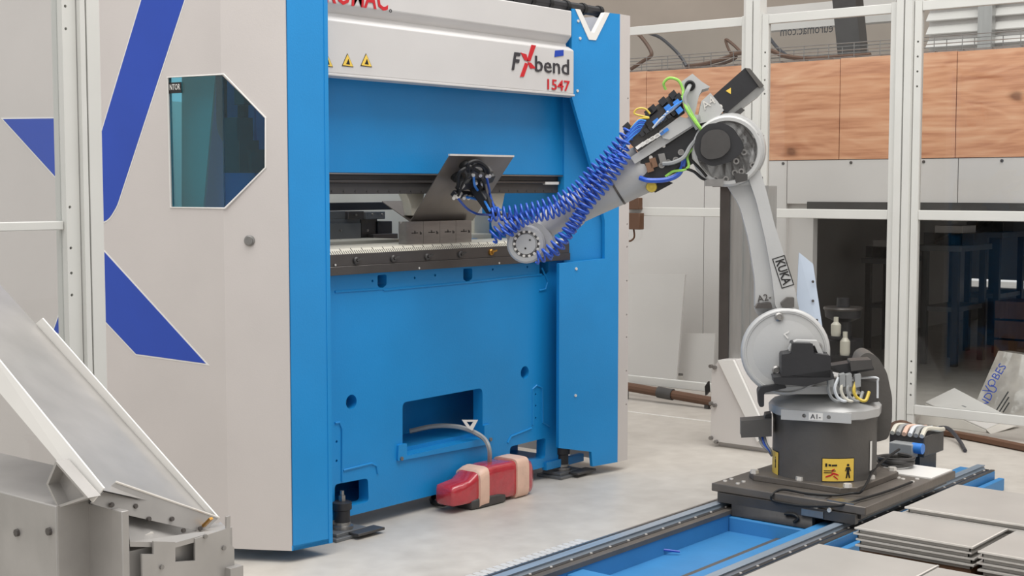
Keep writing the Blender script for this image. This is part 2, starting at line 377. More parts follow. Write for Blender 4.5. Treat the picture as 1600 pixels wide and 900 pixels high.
# white louvred cladding at upper right: each slat a piece
ya, yb = hitX(1446, 50, 11.6).y, hitX(1640, 50, 11.6).y - 1.5
clad = ST(MB().box((11.68, yb, ZM), (11.75, ya, 4.4)).build('wall_cladding', 'panel'))
for i in range(17):
    z = ZM + 0.08 + i * 0.115
    MB().obox((11.64, (ya + yb) / 2, z), (0.03, 0, 0.035), (0, (ya - yb) / 2, 0), (-0.004, 0, 0.004)).build('slat', 'white', clad)
for y in (ya - 0.55, ya - 1.3):
    MB().box((11.52, y - 0.06, ZM), (11.6, y + 0.06, 4.4)).build('mullion', 'alu', clad)

# ---------------------------------------------------------------- cable tray on the partition
t = T('wire_cable_tray', 'wire basket cable tray running along the top of the plywood wall', 'cable tray', (XW + 0.06, 4.5, ZM))
w = MB()
for dx, z in ((-0.02, 0.012), (0.06, 0.012), (0.14, 0.012), (-0.04, 0.06), (-0.04, 0.11), (0.18, 0.06), (0.18, 0.11)):
    w.tube([(XW + 0.06 + dx, -1.5, ZM + z), (XW + 0.06 + dx, 8.5, ZM + z)], 0.0035, 5)
w.build('long_wires', 'steel', t)
cw = None
for i in range(50):
    y = 8.5 - i * 0.2
    if cw is None: cw = MB().tube([(XW + 0.02, y, ZM + 0.11), (XW + 0.02, y, ZM + 0.008), (XW + 0.24, y, ZM + 0.008), (XW + 0.24, y, ZM + 0.11)], 0.0035, 5).build('cross_wire', 'steel', t)
    else:
        c_ = cw.copy(); COL.objects.link(c_); c_.parent = t; c_.location = V(cw.location) + V((0, -0.2 * i, 0))
def pw(px, py, x): return hitX(px, py, x)
LX = [XW + .055]
def loose(nm, pts, r, m, label):
    x = LX[0]; LX[0] += .034                     # side by side in the tray
    P = [hitX(a, b, x) for a, b in pts]; P = [V((p.x, p.y, max(p.z, ZM + .013 + r))) for p in P]
    o = cable(nm, P, r, m); tag(o, label, 'cable', 'cables in the wire tray'); return o
loose('power_cable', [(983, 44), (1002, 58), (1018, 84), (1004, 96), (986, 108)], 0.016, 'wire_b', 'stiff brown cable bent in a hook above the plywood near the press')
loose('hose_line', [(1004, 49), (1030, 58), (1052, 76), (1066, 92), (1072, 103)], 0.014, 'char', 'blue-grey hose arching down into the cable tray')
loose('power_cable', [(1072, 105), (1100, 100), (1130, 92), (1150, 84), (1172, 82), (1186, 84)], 0.016, 'wire_b', 'brown cable rising along the tray toward the fence post')
loose('power_cable', [(1090, 108), (1120, 103), (1150, 90), (1140, 80), (1134, 62), (1146, 70), (1158, 82)], 0.012, 'wire_b', 'brown cable end sticking up in a spike from the tray')
loose('power_cable', [(1192, 74), (1212, 82), (1228, 88), (1262, 92), (1300, 95), (1360, 92)], 0.018, 'wire_b', 'thick brown cable lying along the tray right of the fence post')
loose('power_cable', [(1190, 52), (1204, 66), (1200, 56), (1216, 76), (1240, 90), (1290, 97)], 0.013, 'char', 'dark cable with a frayed end behind the fence post top')

# ---------------------------------------------------------------- back fence at X = XF
FG = 'guard fence along the end of the cell'
UPANE = {}
def fence_panel(label, y_hi, y_lo, z0=0.10, z1=2.64, zmid=1.335, holes=True):
    """a framed pane between two y positions on the plane X = XF"""
    t = T('guard_fence', label, 'fence', (XF, (y_hi + y_lo) / 2, 0), FG)
    s = 0.045
    MB().box((XF, y_lo, z0), (XF + 0.035, y_lo + s, z1)).build('stile', 'fence', t, 0.004)
    MB().box((XF + 0.02, y_hi - s, z0), (XF + 0.035, y_hi, z1)).build('stile', 'fence', t)
    hl = [circ(-(y_hi - s / 2), zz, .007, 10) for k in range(4) for zz in (z0 + 0.12 + k * 0.07, z1 - 0.25 - k * 0.09)]
    plate('stile_face', [rect(-y_hi, z0, -(y_hi - s), z1)] + hl, YZ(XF), .02, 'fence', t)
    for nm, z in (('top_rail', z1 - 0.035), ('bottom_rail', z0 + 0.03), ('middle_rail', zmid)):
        MB().box((XF + 0.002, y_lo + s, z - 0.03), (XF + 0.033, y_hi - s, z + 0.03)).build(nm, 'fence', t, 0.004)
    UPANE[t.name] = MB().box((XF + 0.014, y_lo + s * .5, zmid), (XF + 0.019, y_hi - s * .5, z1 - 0.03)).build('upper_pane', 'pane', t)
    MB().box((XF + 0.014, y_lo + s * .5, z0 + 0.03), (XF + 0.019, y_hi - s * .5, zmid)).build('lower_pane', 'pane', t)
    MB().box((XF + 0.003, y_lo, 0.0), (XF + 0.03, y_lo + s, z0)).build('foot', 'fence', t)
    MB().box((XF + 0.003, y_hi - s, 0.0), (XF + 0.03, y_hi, z0)).build('foot', 'fence', t)
    return t
def fence_post(label, y, z1, wd=0.09):
    t = T('fence_post', label, 'post', (XF, y, 0), 'posts of the cell end fence')
    MB().box((XF - 0.03, y - wd / 2, 0), (XF + 0.06, y - .005, z1)).box((XF - 0.03, y + .005, 0), (XF + 0.06, y + wd / 2, z1)).box((XF - .008, y - .005, 0), (XF + .06, y + .005, z1)).build('upright', 'fence', t)
    MB().box((XF - 0.10, y - 0.052, 0), (XF + 0.12, y + 0.052, 0.012)).build('base_plate', 'fence', t)
    for sy in (-1, 1): bolt(t, (XF - 0.07, y + sy * 0.03, 0.012), (0, 0, 1), 0.012, 0.01)
    return t
yA = hitX(1176, 330, XF).y; yB = hitX(1410, 330, XF).y; yL = hitX(962, 330, XF).y
fence_post('white square fence post standing behind the robot elbow', yA, 2.74, 0.105)
fence_post('white square fence post between the two panels with dark openings behind', yB, 2.80, 0.10)
p1 = fence_panel('white framed clear fence panel next to the press with a brown door switch', yL, yA + 0.055)
p2 = fence_panel('white framed clear fence panel behind the robot with mirrored lettering on its pane', yA - 0.055, yB + 0.055)
p3 = fence_panel('white framed clear fence panel in front of the crumpled wrapped package', yB - 0.055, yB - 1.75)
# mirrored web address as thin letters against the outer face of the upper pane
f2 = YZ(XF + 0.02); x0, y0 = f2.px(1302, 50)
text('pane_lettering', 'euromac.com', f2, x0, y0, 0.088, 'char', UPANE[p2.name], mirror=True, h=0.0, thick=0.001, sx=0.78)
# door switch
k = T('door_switch', 'brown safety door switch with a hanging lead on the fence next to the press', 'switch', hitX(990, 345, XF - 0.02))
MB().box(hitX(983, 327, XF), hitX(998, 309, XF - 0.05)).build('actuator', 'wire_b', k, 0.004)
MB().box(hitX(982, 358, XF), hitX(999, 333, XF - 0.06)).build('switch_body', 'wire_b', k, 0.004)
MB().cyl(hitX(1000, 345, XF - 0.02), hitX(1004, 345, XF - 0.02), 0.02, 0.016, 12).build('knob', 'wire_b', k)
cable('lead', [hitX(990, 357, XF - 0.03), hitX(991, 370, XF - 0.03), hitX(986, 376, XF - 0.03), hitX(979, 377, XF - 0.03)], 0.007, 'wire_b', k)
# conduit along the foot of the fence
cd = T('floor_conduit', 'dark brown conduit with couplings lying along the foot of the fence', 'conduit', hitX(1040, 615, XF - 0.1))
a, b = hitX(968, 602, XF - 0.08), hitX(1116, 628, XF - 0.08)
MB().tube([a, b], 0.032, 10).build('pipe', 'wire_b', cd)
mid = a.lerp(b, 0.5); MB().cyl(mid - (b - a).normalized() * 0.06, mid + (b - a).normalized() * 0.06, 0.04).build('coupling', 'dark', cd)
MB().cyl(a + (b - a) * 0.03, a + (b - a) * 0.06, 0.042).build('coupling', 'dark', cd)
for f_ in (0.07, 0.93): q = a + (b - a) * f_; MB().box((q.x - 0.015, q.y - 0.015, 0), (q.x + 0.015, q.y + 0.015, q.z)).build('stand_off', 'dark', cd)
# pale sheets added behind the fence to imitate reflections in the pane
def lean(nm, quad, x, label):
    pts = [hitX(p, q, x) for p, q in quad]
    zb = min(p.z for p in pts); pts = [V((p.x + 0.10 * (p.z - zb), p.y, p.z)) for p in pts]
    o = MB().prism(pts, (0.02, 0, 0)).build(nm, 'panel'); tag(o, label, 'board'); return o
lean('reflection_sheet', [(962, 430), (1060, 430), (1055, 617), (962, 603)], XW - 0.5, 'tall pale sheet imitating a pane reflection behind the fence near the press')
lean('reflection_sheet', [(1064, 522), (1112, 522), (1112, 622), (1066, 615)], XW - 0.4, 'small pale sheet imitating a pane reflection beside the taller sheet')

# ---------------------------------------------------------------- things seen through the opening
def bench(label, px0, px1, x, z, dpt=0.7, shelf=True):
    y0, y1 = hitX(px0, 400, x).y, hitX(px1, 400, x).y
    t = T('work_bench', label, 'table', (x, (y0 + y1) / 2, 0), 'benches in the dim room')
    MB().box((x, y1, z - 0.05), (x + dpt, y0, z)).build('table_top', 'gauge', t, 0.005)
    for yy in (y0 - 0.06, y1 + 0.06):
        for xx in (x + 0.05, x + dpt - 0.05):
            MB().box((xx - 0.025, yy - 0.025, 0), (xx + 0.025, yy + 0.025, z - 0.05)).build('leg', 'dark', t)
    if shelf: MB().box((x + 0.05, y1 + 0.05, 0.45 * z), (x + dpt - 0.05, y0 - 0.05, 0.45 * z + 0.04)).build('lower_shelf', 'gauge', t)
    for k in range(3):
        yy = y1 + (y0 - y1) * (k + 1) / 4
        MB().box((x + 0.2, yy - 0.12, z), (x + 0.5, yy + 0.12, z + 0.10 + 0.06 * (k % 2))).build('storage_box', 'panel' if k == 1 else 'dark', t)
    return t
bench('wooden work bench in the dim room behind the wrapped package', 1432, 1502, 11.2, 1.02)
bench('long bench further back in the dim room with pale box on top', 1500, 1566, 12.4, 1.10)
bench('low dark bench in the dim room behind the black pump stand', 1345, 1392, 12.0, 0.85)
cr = T('wooden_crate', 'brown wooden crate on the floor at the end of the dim room', 'crate', (11.9, hitX(1590, 500, 11.9).y, 0))
yc = hitX(1590, 500, 11.9).y
for i in range(3): MB().box((11.9, yc - 0.25, 0.03 + i * 0.17), (12.3, yc + 0.2, 0.18 + i * 0.17)).build('plank', 'wood', cr)
# black pump stand behind the fence
xp = 8.75; c0 = hitX(1317, 500, xp)
ps = T('pump_stand', 'black round-topped pump stand behind the robot base with white bottles', 'machine', (xp, c0.y, 0))
z1 = hitX(1317, 484, xp).z; z2 = hitX(1317, 470, xp).z
MB().box((xp - 0.12, c0.y - 0.10, 0), (xp + 0.12, c0.y + 0.10, z1 - 0.2)).build('body', 'black', ps, 0.01)
MB().lathe((xp, c0.y, z1 - 0.2), [(0.06, 0), (0.06, 0.12), (0.12, 0.15), (0.125, 0.2)], n=24).build('neck', 'black', ps)
MB().lathe((xp, c0.y, z1), [(0.13, 0), (0.135, 0.01), (0.13, 0.02)], n=24).build('top_plate', 'steel_dk', ps)
MB().cyl((xp, c0.y, z1 + 0.02), (xp, c0.y, z2 + 0.02), 0.045, 0.042).build('cap', 'black', ps)
for p_, q_, h_ in ((1306, 525, 0.13), (1320, 555, 0.16)):
    g = hitX(p_, q_, xp - 0.16); MB().lathe(g, [(0.03, 0), (0.034, 0.02), (0.034, h_ * .6), (0.016, h_ * .75), (0.016, h_)], n=16).build('bottle', 'cream', ps)
    MB().box((g.x - 0.04, g.y - 0.05, g.z - 0.012), (g.x + 0.06, g.y + 0.05, g.z)).build('bracket', 'black', ps)
# cardboard box and wrapped package behind the fence
bx = T('cardboard_box', 'white cardboard box with an open flap on the floor behind the fence', 'box', hitZ(1500, 690, 0))
tq = [hitX(1446, 630, 8.36), hitX(1541, 672, 8.32), hitX(1580, 655, 8.62), hitX(1491, 608, 8.78)]
bq = [V((p.x - .01, p.y + dy, 0.0)) for p, dy in zip(tq, (.05, -.0, -.03, .0))]
MB().loft([bq, tq]).build('carton', 'card', bx, 0.004)
MB().prism([p + V((0, 0, .003)) for p in (tq[0], tq[1], tq[2], tq[3])], (0, 0, .005)).build('top_flap', 'white', bx)
MB().prism([tq[1], tq[1] + V((-.03, -.04, -.02)), tq[2] + V((0, -.06, -.03)), tq[2]], (0, 0, .004)).build('side_flap', 'card', bx)
plate('print_mark', [rect(-.05, -.01, .05, .01)], F((tq[0] + tq[1] + tq[2] + tq[3]) / 4 + V((0, 0, .010)), tq[1] - tq[0], tq[3] - tq[0]), .001, 'wire_lg', bx)
wp = T('wrapped_package', 'crumpled grey plastic wrapped package with blue print leaning behind the white box', 'package', hitX(1580, 660, 9.0))
xw = 8.9
gf = F(hitX(1540, 640, xw), (0, -1, 0.18), (-0.25, 0.18, 1))
n0 = 13; vs = []
P00, P10, P11, P01 = (1498, 690), (1640, 720), (1640, 560), (1560, 548)
rngw = random.Random(3)
grid = []
for i in range(n0):
    row = []
    for j in range(n0):
        u_, v_ = i / (n0 - 1), j / (n0 - 1)
        ax_ = (1 - v_) * ((1 - u_) * P00[0] + u_ * P10[0]) + v_ * ((1 - u_) * P01[0] + u_ * P11[0])
        ay_ = (1 - v_) * ((1 - u_) * P00[1] + u_ * P10[1]) + v_ * ((1 - u_) * P01[1] + u_ * P11[1])
        row.append(hitX(ax_, ay_, xw + 0.25 * v_ + rngw.uniform(-0.012, 0.012)))
    grid.append(row)
zmin = min(p.z for r in grid for p in r)
vs = [V((p.x, p.y, max(0.002, p.z))) for r in grid for p in r] + [V((p.x + 0.22, p.y, max(0.002, p.z - 0.02))) for r in grid for p in r]
N2 = n0 * n0; fs = []
for i in range(n0 - 1):
    for j in range(n0 - 1):
        a = i * n0 + j; fs += [(a, a + n0, a + n0 + 1, a + 1), (N2 + a, N2 + a + 1, N2 + a + n0 + 1, N2 + a + n0)]
edge = [i * n0 for i in range(n0)] + [(n0 - 1) * n0 + j for j in range(1, n0)] + [i * n0 + n0 - 1 for i in range(n0 - 2, -1, -1)] + [j for j in range(n0 - 2, 0, -1)]
for i in range(len(edge)):
    a, b = edge[i], edge[(i + 1) % len(edge)]; fs.append((a, N2 + a, N2 + b, b))
MB().add(vs, fs).build('wrap', 'film', wp, sharp=60)
o_ = hitX(1560, 620, xw + 0.085); ex_ = (hitX(1580, 585, xw + 0.14) - hitX(1545, 640, xw + 0.05)).normalized()
nn = V((-1, 0, 0.3)).normalized(); ey_ = nn.cross(ex_).normalized(); tf = F(o_, ex_, ey_)
text('print', 'VOBES', tf.up(0.03), -0.02, 0.05, 0.075, 'blue_dark', wp)
text('print', 'XANDU', tf.up(0.03), -0.22, 0.02, 0.075, 'blue_dark', wp)
for i_ in range(3): plate('print', [rect(-.1 + .012 * i_, -.055 - .022 * i_, .06 - .03 * i_, -.046 - .022 * i_)], tf.up(.035), .001, 'ink', wp)
# brown cables on the floor inside the fence
tag(cable('floor_cable', [hitZ(1392, 668, 0.02), hitZ(1406, 662, 0.10), hitZ(1425, 668, 0.08), hitZ(1438, 678, 0.02), hitZ(1470, 676, 0.02), hitZ(1520, 684, 0.02), hitZ(1600, 700, 0.02), hitZ(1660, 712, 0.02)], 0.024, 'wire_b'),
    'thick brown cable looping out of the floor and running along the fence', 'cable')
tag(cable('floor_cable', [hitZ(1440, 676, 0.03), hitZ(1470, 668, 0.06), hitZ(1485, 672, 0.06), hitZ(1500, 690, 0.02), hitZ(1508, 704, 0.012)], 0.012, 'char'),
    'thin dark cable curling over the brown cable by the fence', 'cable')
# floor joint strip
ST(MB().bar(hitZ(965, 641, 0.001), hitZ(1112, 659, 0.001), 0.02, 0.004).build('trim_4', 'white'))

# ---------------------------------------------------------------- corner of the guard fence beside the camera
XP, YP = 2.5, 3.9
cp = T('corner_post', 'tall double aluminium corner post in front of the side cover with blue stripes', 'post', (XP, YP, 0))
ql, qm, qr = hitY(97, 300, YP), hitY(117, 300, YP), hitY(147, 300, YP)
MB().box((ql.x - 0.005, YP - 0.01, 0), (qm.x - 0.003, YP + 0.03, 2.7)).build('stile', 'fence', cp)
plate('stile_face', [rect(ql.x - .005, 0, qm.x - .003, 2.7)] + [circ(ql.x + .008, z, .005, 10) for z in (2.14, 2.07, 2.0, 1.44, 1.31, 1.23, 1.16, 2.21, 2.28)], XZ(YP - .03), .02, 'fence', cp)
MB().box((qm.x, YP - 0.05, 0), (qm.x + .018, YP + 0.05, 2.7)).box((qm.x + .024, YP - 0.05, 0), (qr.x, YP + 0.05, 2.7)).box((qm.x + .018, YP - .03, 0), (qm.x + .024, YP + .05, 2.7)).build('upright', 'fence', cp)
MB().box((qm.x - 0.003, YP - 0.02, 0), (qm.x, YP + 0.02, 2.7)).build('gasket', 'ink', cp)
MB().box((ql.x - 0.005, YP - 0.12, 0), (qr.x + 0.005, YP + 0.12, 0.012)).build('base_plate', 'fence', cp)
lp = T('guard_fence', 'clear fence panel with a slim middle rail at the corner post before the blue triangle', 'fence', (1.7, YP, 0))
zr = hitY(60, 353, YP).z
MB().box((0.9, YP - 0.016, zr - 0.014), (ql.x - 0.006, YP + 0.016, zr + 0.014)).build('middle_rail', 'fence', lp, 0.003)
MB().box((0.9, YP - 0.016, 2.6), (ql.x - 0.006, YP + 0.016, 2.65)).build('top_rail', 'fence', lp)
MB().box((0.9, YP - 0.016, 0.08), (ql.x - 0.006, YP + 0.016, 0.13)).build('bottom_rail', 'fence', lp)
MB().box((0.86, YP - 0.02, 0), (0.9, YP + 0.02, 2.66)).build('stile', 'fence', lp)
MB().box((0.9, YP - 0.003, zr), (ql.x - 0.005, YP + 0.003, 2.6)).build('upper_pane', 'pane', lp)
MB().box((0.9, YP - 0.003, 0.12), (ql.x - 0.005, YP + 0.003, zr)).build('lower_pane', 'pane', lp)
# ================================================================ the press brake
PR = T('press_brake', 'large blue and grey press brake with red lettering and a bending bed', 'press brake', (4.8, 4.6, 0))
YF, YBD = 4.2, 4.34                       # column front, bed front
ZB, ZT = 0.05, 2.42
P0, P1, P2 = hitZ(520, 848, ZB), hitZ(456, 861, ZB), hitZ(357, 857, ZB)
ang = math.radians(56); dB = AX * math.cos(ang) - RT * math.sin(ang)       # side panel runs back to the left
P3 = P2 + dB * 1.75
def vpanel(name, a, b, m, holes=(), notch=None, th=0.02, z0=ZB, z1=2.6, bev=0.0):
    fr = F((a.x, a.y, 0), (b.x - a.x, b.y - a.y, 0), (0, 0, 1)); L = (V((b.x, b.y, 0)) - V((a.x, a.y, 0))).length
    lp = rect(0, z0, L, z1) if notch is None else notch(fr, L, z0, z1)
    return plate(name, [lp] + list(holes), fr, th, m, PR, bev), fr
# side cover, two folds, with a six-sided window cut across the fold
def notchB(fr, L, z0, z1):
    w = [fr.px(*p) for p in ((352, 325.5), (267, 324), (262, 121), (350, 116))]
    return [(0, z0), (L, z0), (L, w[0][1])] + w[1:3] + [(L, w[3][1]), (L, z1), (0, z1)]
side, fB = vpanel('side_cover', P3, P2, 'grey_cover', notch=notchB)
wnd = [fB.px(*p) for p in ((352, 325.5), (267, 324), (262, 121), (350, 116))]
def notchA(fr, L, z0, z1):
    w = [fr.px(*p) for p in ((415, 184), (415, 262))]
    return [(0, z0), (L, z0), (L, z1), (0, z1), (0, wnd[3][1])] + w + [(0, wnd[0][1])]
corner, fA = vpanel('corner_cover', P2, P1, 'grey_cover', notch=notchA)
Pg = P1 + (P0 - P1).normalized() * .007      # open joint against the corner cover
frontL, fL = vpanel('left_column_front', Pg, P0, 'blue_lite', z1=2.6)
vpanel('left_column_return', V((P0.x, P0.y, 0)), V((P0.x + 0.0, YBD + 0.5, 0)), 'blue_lite', z1=2.6)
tr1, ta = fL.px(447, 300), 0
# tinted window, in two folds, and what is behind it
LB = (V((P2.x, P2.y, 0)) - V((P3.x, P3.y, 0))).length
pw_ = [fB.px(*p) for p in ((267, 324), (262, 121))]
plate('window_pane', [[(LB, wnd[0][1]), pw_[0], pw_[1], (LB, wnd[3][1])]], fB, 0.006, 'tint', PR, h=-0.007)
wA = [fA.px(*p) for p in ((415, 184), (415, 262))]
plate('window_pane', [[(0, wnd[3][1])] + wA + [(0, wnd[0][1])]], fA, 0.006, 'tint', PR, h=-0.007)
g0, g1, g2, g3 = (fB.px(*p) for p in ((255, 335), (255, 110), (308, 110), (288, 335)))
plate('inner_panel', [[g0, g3, g2, g1]], fB.up(-0.10), 0.01, 'green', PR)
q0, q1 = fB.px(255, 335), fB.px(345, 110)
plate('inner_backing', [rect(q0[0] - .05, q0[1] - .05, LB - 0.02, q1[1] + .05)], fB.up(-0.20), 0.01, 'blue', PR)
MB().tube(catmull([fB.at(*fB.px(312, 110), -0.12), fB.at(*fB.px(312, 170), -0.12), fB.at(*fB.px(314, 200), -0.12), fB.at(*fB.px(324, 218), -0.12), fB.at(*fB.px(338, 216), -0.12), fB.at(*fB.px(345, 195), -0.12), fB.at(*fB.px(345, 110), -0.12)], 6), 0.022, 8).build('inner_hose', 'rubber', PR)
for p_, q_, s_ in ((362, 208, .04), (372, 150, .03), (366, 250, .05), (385, 255, .035)):
    MB().box(fA.at(*fA.px(p_, q_), -0.08) - V((s_, s_, s_)), fA.at(*fA.px(p_, q_), -0.08) + V((s_, s_, s_ * 1.6))).build('inner_valve', 'dark', PR)
x_, y_ = fB.px(263, 146); x2, y2 = fB.px(282, 128)
lab = plate('window_label', [rect(x_, y_, x2, y2)], fB, 0.002, 'ink', PR, h=-0.004)
text('label_letters', 'NTOR', fB, x_ + 0.004, y_ + (y2 - y_) * 0.3, 0.034, 'white', lab, h=-0.003, thick=0.001, fitw=(x2 - x_) * .84)
wl = [fB.at(*p, .001) for p in wnd]; al = [fA.at(*p, .001) for p in wA]
MB().tube([wl[0], wl[1], wl[2], wl[3], al[0], al[1], wl[0]], .0035, 6).build('window_rim', 'white', PR)
# blue printed stripes with a pale outline on the side cover
def stripe(pts, rr):
    lp = rounded([fB.px(*p) for p in pts], rr)
    cxx = sum(p[0] for p in lp) / len(lp); cyy = sum(p[1] for p in lp) / len(lp)
    o = plate('stripe_outline', [lp], fB, 0.002, 'white', side, h=0.0012, offset=0.006)
    plate('blue_stripe', [lp], fB, 0.002, 'blue_dark', side, h=0.0022)
stripe([(222, -2), (289, -2), (183, 322), (168, 347), (118, 346), (118, 240), (150, 237)], [0, 0, 0.02, 0.05, 0, 0, 0.02])
stripe([(118, 380), (152, 381), (322, 568), (213, 553), (152, 488), (118, 505)], [0, 0.02, 0, 0, 0.02, 0])
stripe([(5, 186), (94, 185), (97, 287)], 0.0)
stripe([(103, 463), (108, 530), (84, 517)], 0.0)
b_ = fA.at(*fA.px(390, 376)); n_ = fA.n
MB().lathe(b_, [(0.022, -0.002), (0.022, 0.004), (0.016, 0.006), (0.016, 0.012), (0.008, 0.012)], n_, 20).build('key_lock', 'steel', PR)
# folded front edge of the corner cover
MB().prism([V((P1.x, P1.y, ZB)), V((P0.x, P0.y, ZB)), V((P0.x, YBD + .5, ZB)), V((P2.x + .02, P2.y + .02, ZB))], (0, 0, 0.02)).build('left_column_floor', 'blue', PR)

# right column: front plate with a slanted cut beside the tools and a notch for the foot
Q1 = hitZ(965, 722, ZB); Q0 = hitZ(873, 738.5, ZB); xr = Q1.x
fR = F((Q0.x, Q0.y, 0), (Q1.x - Q0.x, Q1.y - Q0.y, 0), (0, 0, 1)); LR = (Q1 - Q0).length
V1, V2, V3 = fR.px(899, 20), fR.px(951, 20), fR.px(925, 60)
zt = fR.px(968, 22)[1]
ncut = [fR.px(*p) for p in ((893, 150), (936, 300), (945, 345), (945, 404), (873, 412))]
nft = [fR.px(*p) for p in ((926, 729), (924, 706), (873, 700))]
loopR = [(LR, ZB), (LR, zt), (V2[0], zt), (V3[0] + .02, V3[1]), (V3[0] - .02, V3[1]), (V1[0], zt), (ncut[0][0], zt)] + ncut[:4] + [(0, ncut[4][1]), (0, nft[2][1]), (nft[1][0], nft[1][1]), (nft[0][0], ZB)]
rcol = plate('right_column_front', [loopR], fR, 0.02, 'blue_lite', PR)
plate('lifting_notch_rim', [[(V1[0] - .004, zt), (V3[0] - .025, V3[1] - .008), (V3[0] + .025, V3[1] - .008), (V2[0] + .004, zt), (V2[0] - .03, zt), (V3[0] + .012, V3[1] + .03), (V3[0] - .012, V3[1] + .03), (V1[0] + .03, zt)]], fR, 0.03, 'white', rcol, h=0.004)
MB().box((Q1.x - 0.001, Q1.y + .03, ZB), (Q1.x + 0.09, YBD + 1.2, zt)).build('right_side_cover', 'grey_cover', PR)
plate('right_side_edge', [rect(Q1.x - .001, ZB, Q1.x + .09, zt)] + [circ(Q1.x + .075, .35 + i * .16 + .02 * (i % 3), .005, 10) for i in range(11)], XZ(Q1.y - .001), .031, 'grey_cover', PR)
XIN = hitY(879, 250, YBD).x
MB().prism([V((XIN, YBD - .01, .9)), V((XIN, YBD + .5, .9)), V((Q1.x, YBD + .5, .9)), V((hitY(950, 300, Q1.y + .03).x, Q1.y + .03, .9))], (0, 0, zt - 1.0)).build('right_column_core', 'blue_lite', PR)
MB().box((Q0.x + 0.05, YBD + 0.25, 2.1), (xr, YBD + 0.3, zt)).build('notch_backing', 'steel_dk', PR)
for p_, q_ in ((903, 33), (906, 60), (902, 142), (899, 618), (900, 420)):
    bolt(rcol, fR.at(*fR.px(p_, q_)), fR.n, 0.008, 0.006, 'edge', 'bolt', 8)

# hood: two folded covers
XL, XR = P0.x - 0.03, hitY(897, 100, YF).x
def hood(name, prof, x0, x1, m, bev=0.004): return MB().prism([V((x0, y, z)) for y, z in prof], (x1 - x0, 0, 0)).build(name, m, PR, bev)
hz0, hz1, hz2 = 1.966, 2.208, 2.385
LH = hood('lower_hood', [(YF, hz0 + .004), (YF + 0.02, hz0), (YF + 0.30, hz0), (YF + .30, hz1), (YF + .035, hz1), (YF, hz1 - 0.02)], XL, XR, 'grey_hood', 0.006)
UH = hood('upper_hood', [(YF + .012, hz1 + 0.05), (YF + 0.05, hz1 + 0.012), (YF + 0.30, hz1 + .012), (YF + .30, hz2), (YF + .012, hz2)], XL, XR - 0.004, 'grey_hood', 0.006)
hood('hood_seam', [(YF + .04, hz1 - .01), (YF + .2, hz1 - .01), (YF + .2, hz1 + .03), (YF + .05, hz1 + .03)], XL, XR - .01, 'grey_hood', 0)
hood('hood_lip', [(YF - .006, hz0 - .006), (YF + .03, hz0 - .012), (YF + .03, hz0 + .002), (YF - .006, hz0 + .004)], XL, XR, 'grey_hood', 0.002)
fh = XZ(YF); fu = XZ(YF + .012)
xx, yy = fu.px(606, 18)
text('maker_lettering', 'EUROMAC', fu, xx, yy + 0.004, 0.125, 'red', UH, 'RIGHT', sx=0.82, shear=0.12, h=0.002, bold=0.002)
plate('registered_mark', [circ(xx + 0.015, yy + 0.004, 0.008, 12), circ(xx + 0.015, yy + 0.004, 0.005, 12)], fu, 0.001, 'char', UH, h=0.002)
# FX bend 1547
def hp(px, py): return fh.px(px, py)
x0, y0 = hp(798, 108); xe, ye = hp(887, 112)
text('brand_lettering', 'F', fh, x0, y0, 0.115, 'char', LH, sx=0.95, shear=0.25, bold=0.003)
xb_, yb_ = hp(834, 111)
text('brand_lettering', 'bend', fh, xb_, yb_, 0.108, 'char', LH, fitw=xe - xb_, bold=0.0006)
def poly(nm, pts, m, h=0.003): return plate(nm, [[hp(*p) for p in pts]], fh, 0.002, m, LH, h=h)
poly('brand_stroke', [(830, 70), (837, 71), (828, 96), (823, 95)], 'red')
poly('brand_stroke', [(813, 82), (822, 85), (825, 96), (819, 94)], 'red')
poly('brand_stroke', [(820, 98), (825, 100), (818, 120), (812, 120)], 'red')
poly('brand_stroke', [(824, 97), (829, 98), (837, 107), (828, 107)], 'red')
x0, y0 = hp(851, 139); xe, _ = hp(886, 141)
text('model_number', '1547', fh, x0, y0, 0.072, 'red', LH, fitw=xe - x0, bold=0.0008)
poly('blue_sticker', [(867, 79), (880, 78), (880, 87), (866, 89)], 'blue_dark')
for cx_ in (511, 543, 572):
    tri = [(cx_ - 8, 102), (cx_ + 8, 104), (cx_ - 0.5, 85)]
    poly('warning_sticker', [(cx_ - 9, 103), (cx_ + 9, 105), (cx_ - .5, 83.5)], 'ink', 0.002)
    poly('warning_triangle', tri, 'yellow', 0.003)
    poly('warning_symbol', [(cx_ - 3, 100), (cx_ + 3, 101), (cx_ + 2, 97), (cx_ + .5, 92), (cx_ - 1, 96)], 'ink', 0.004)
# black cable duct above the hood
dp = [hitY(p, q, YF + 0.06) for p, q in ((690, -10), (770, 0), (850, 9), (935, 20))]
DUCT = MB().tube([V((p.x, p.y, hz2 + 0.028)) for p in dp], 0.026, 10).build('cable_duct', 'black', PR)
for i in range(7):
    p = dp[1].lerp(dp[3], i / 6); MB().cyl((p.x - .012, p.y, hz2 + .028), (p.x + .012, p.y, hz2 + .028), 0.031, None, 12).build('duct_ring', 'rubber', DUCT)

# ram
xl, xr_ = P0.x - 0.0, XIN + .003
zr0 = hitY(700, 272, YBD).z
MB().box((xl, YBD, zr0), (xr_, YBD + 0.12, hz0 + 0.05)).build('ram', 'blue_lite', PR, 0.003)
MB().box((xl, YBD - 0.004, zr0 - 0.006), (xr_, YBD + 0.12, zr0)).build('ram_edge', 'steel', PR)
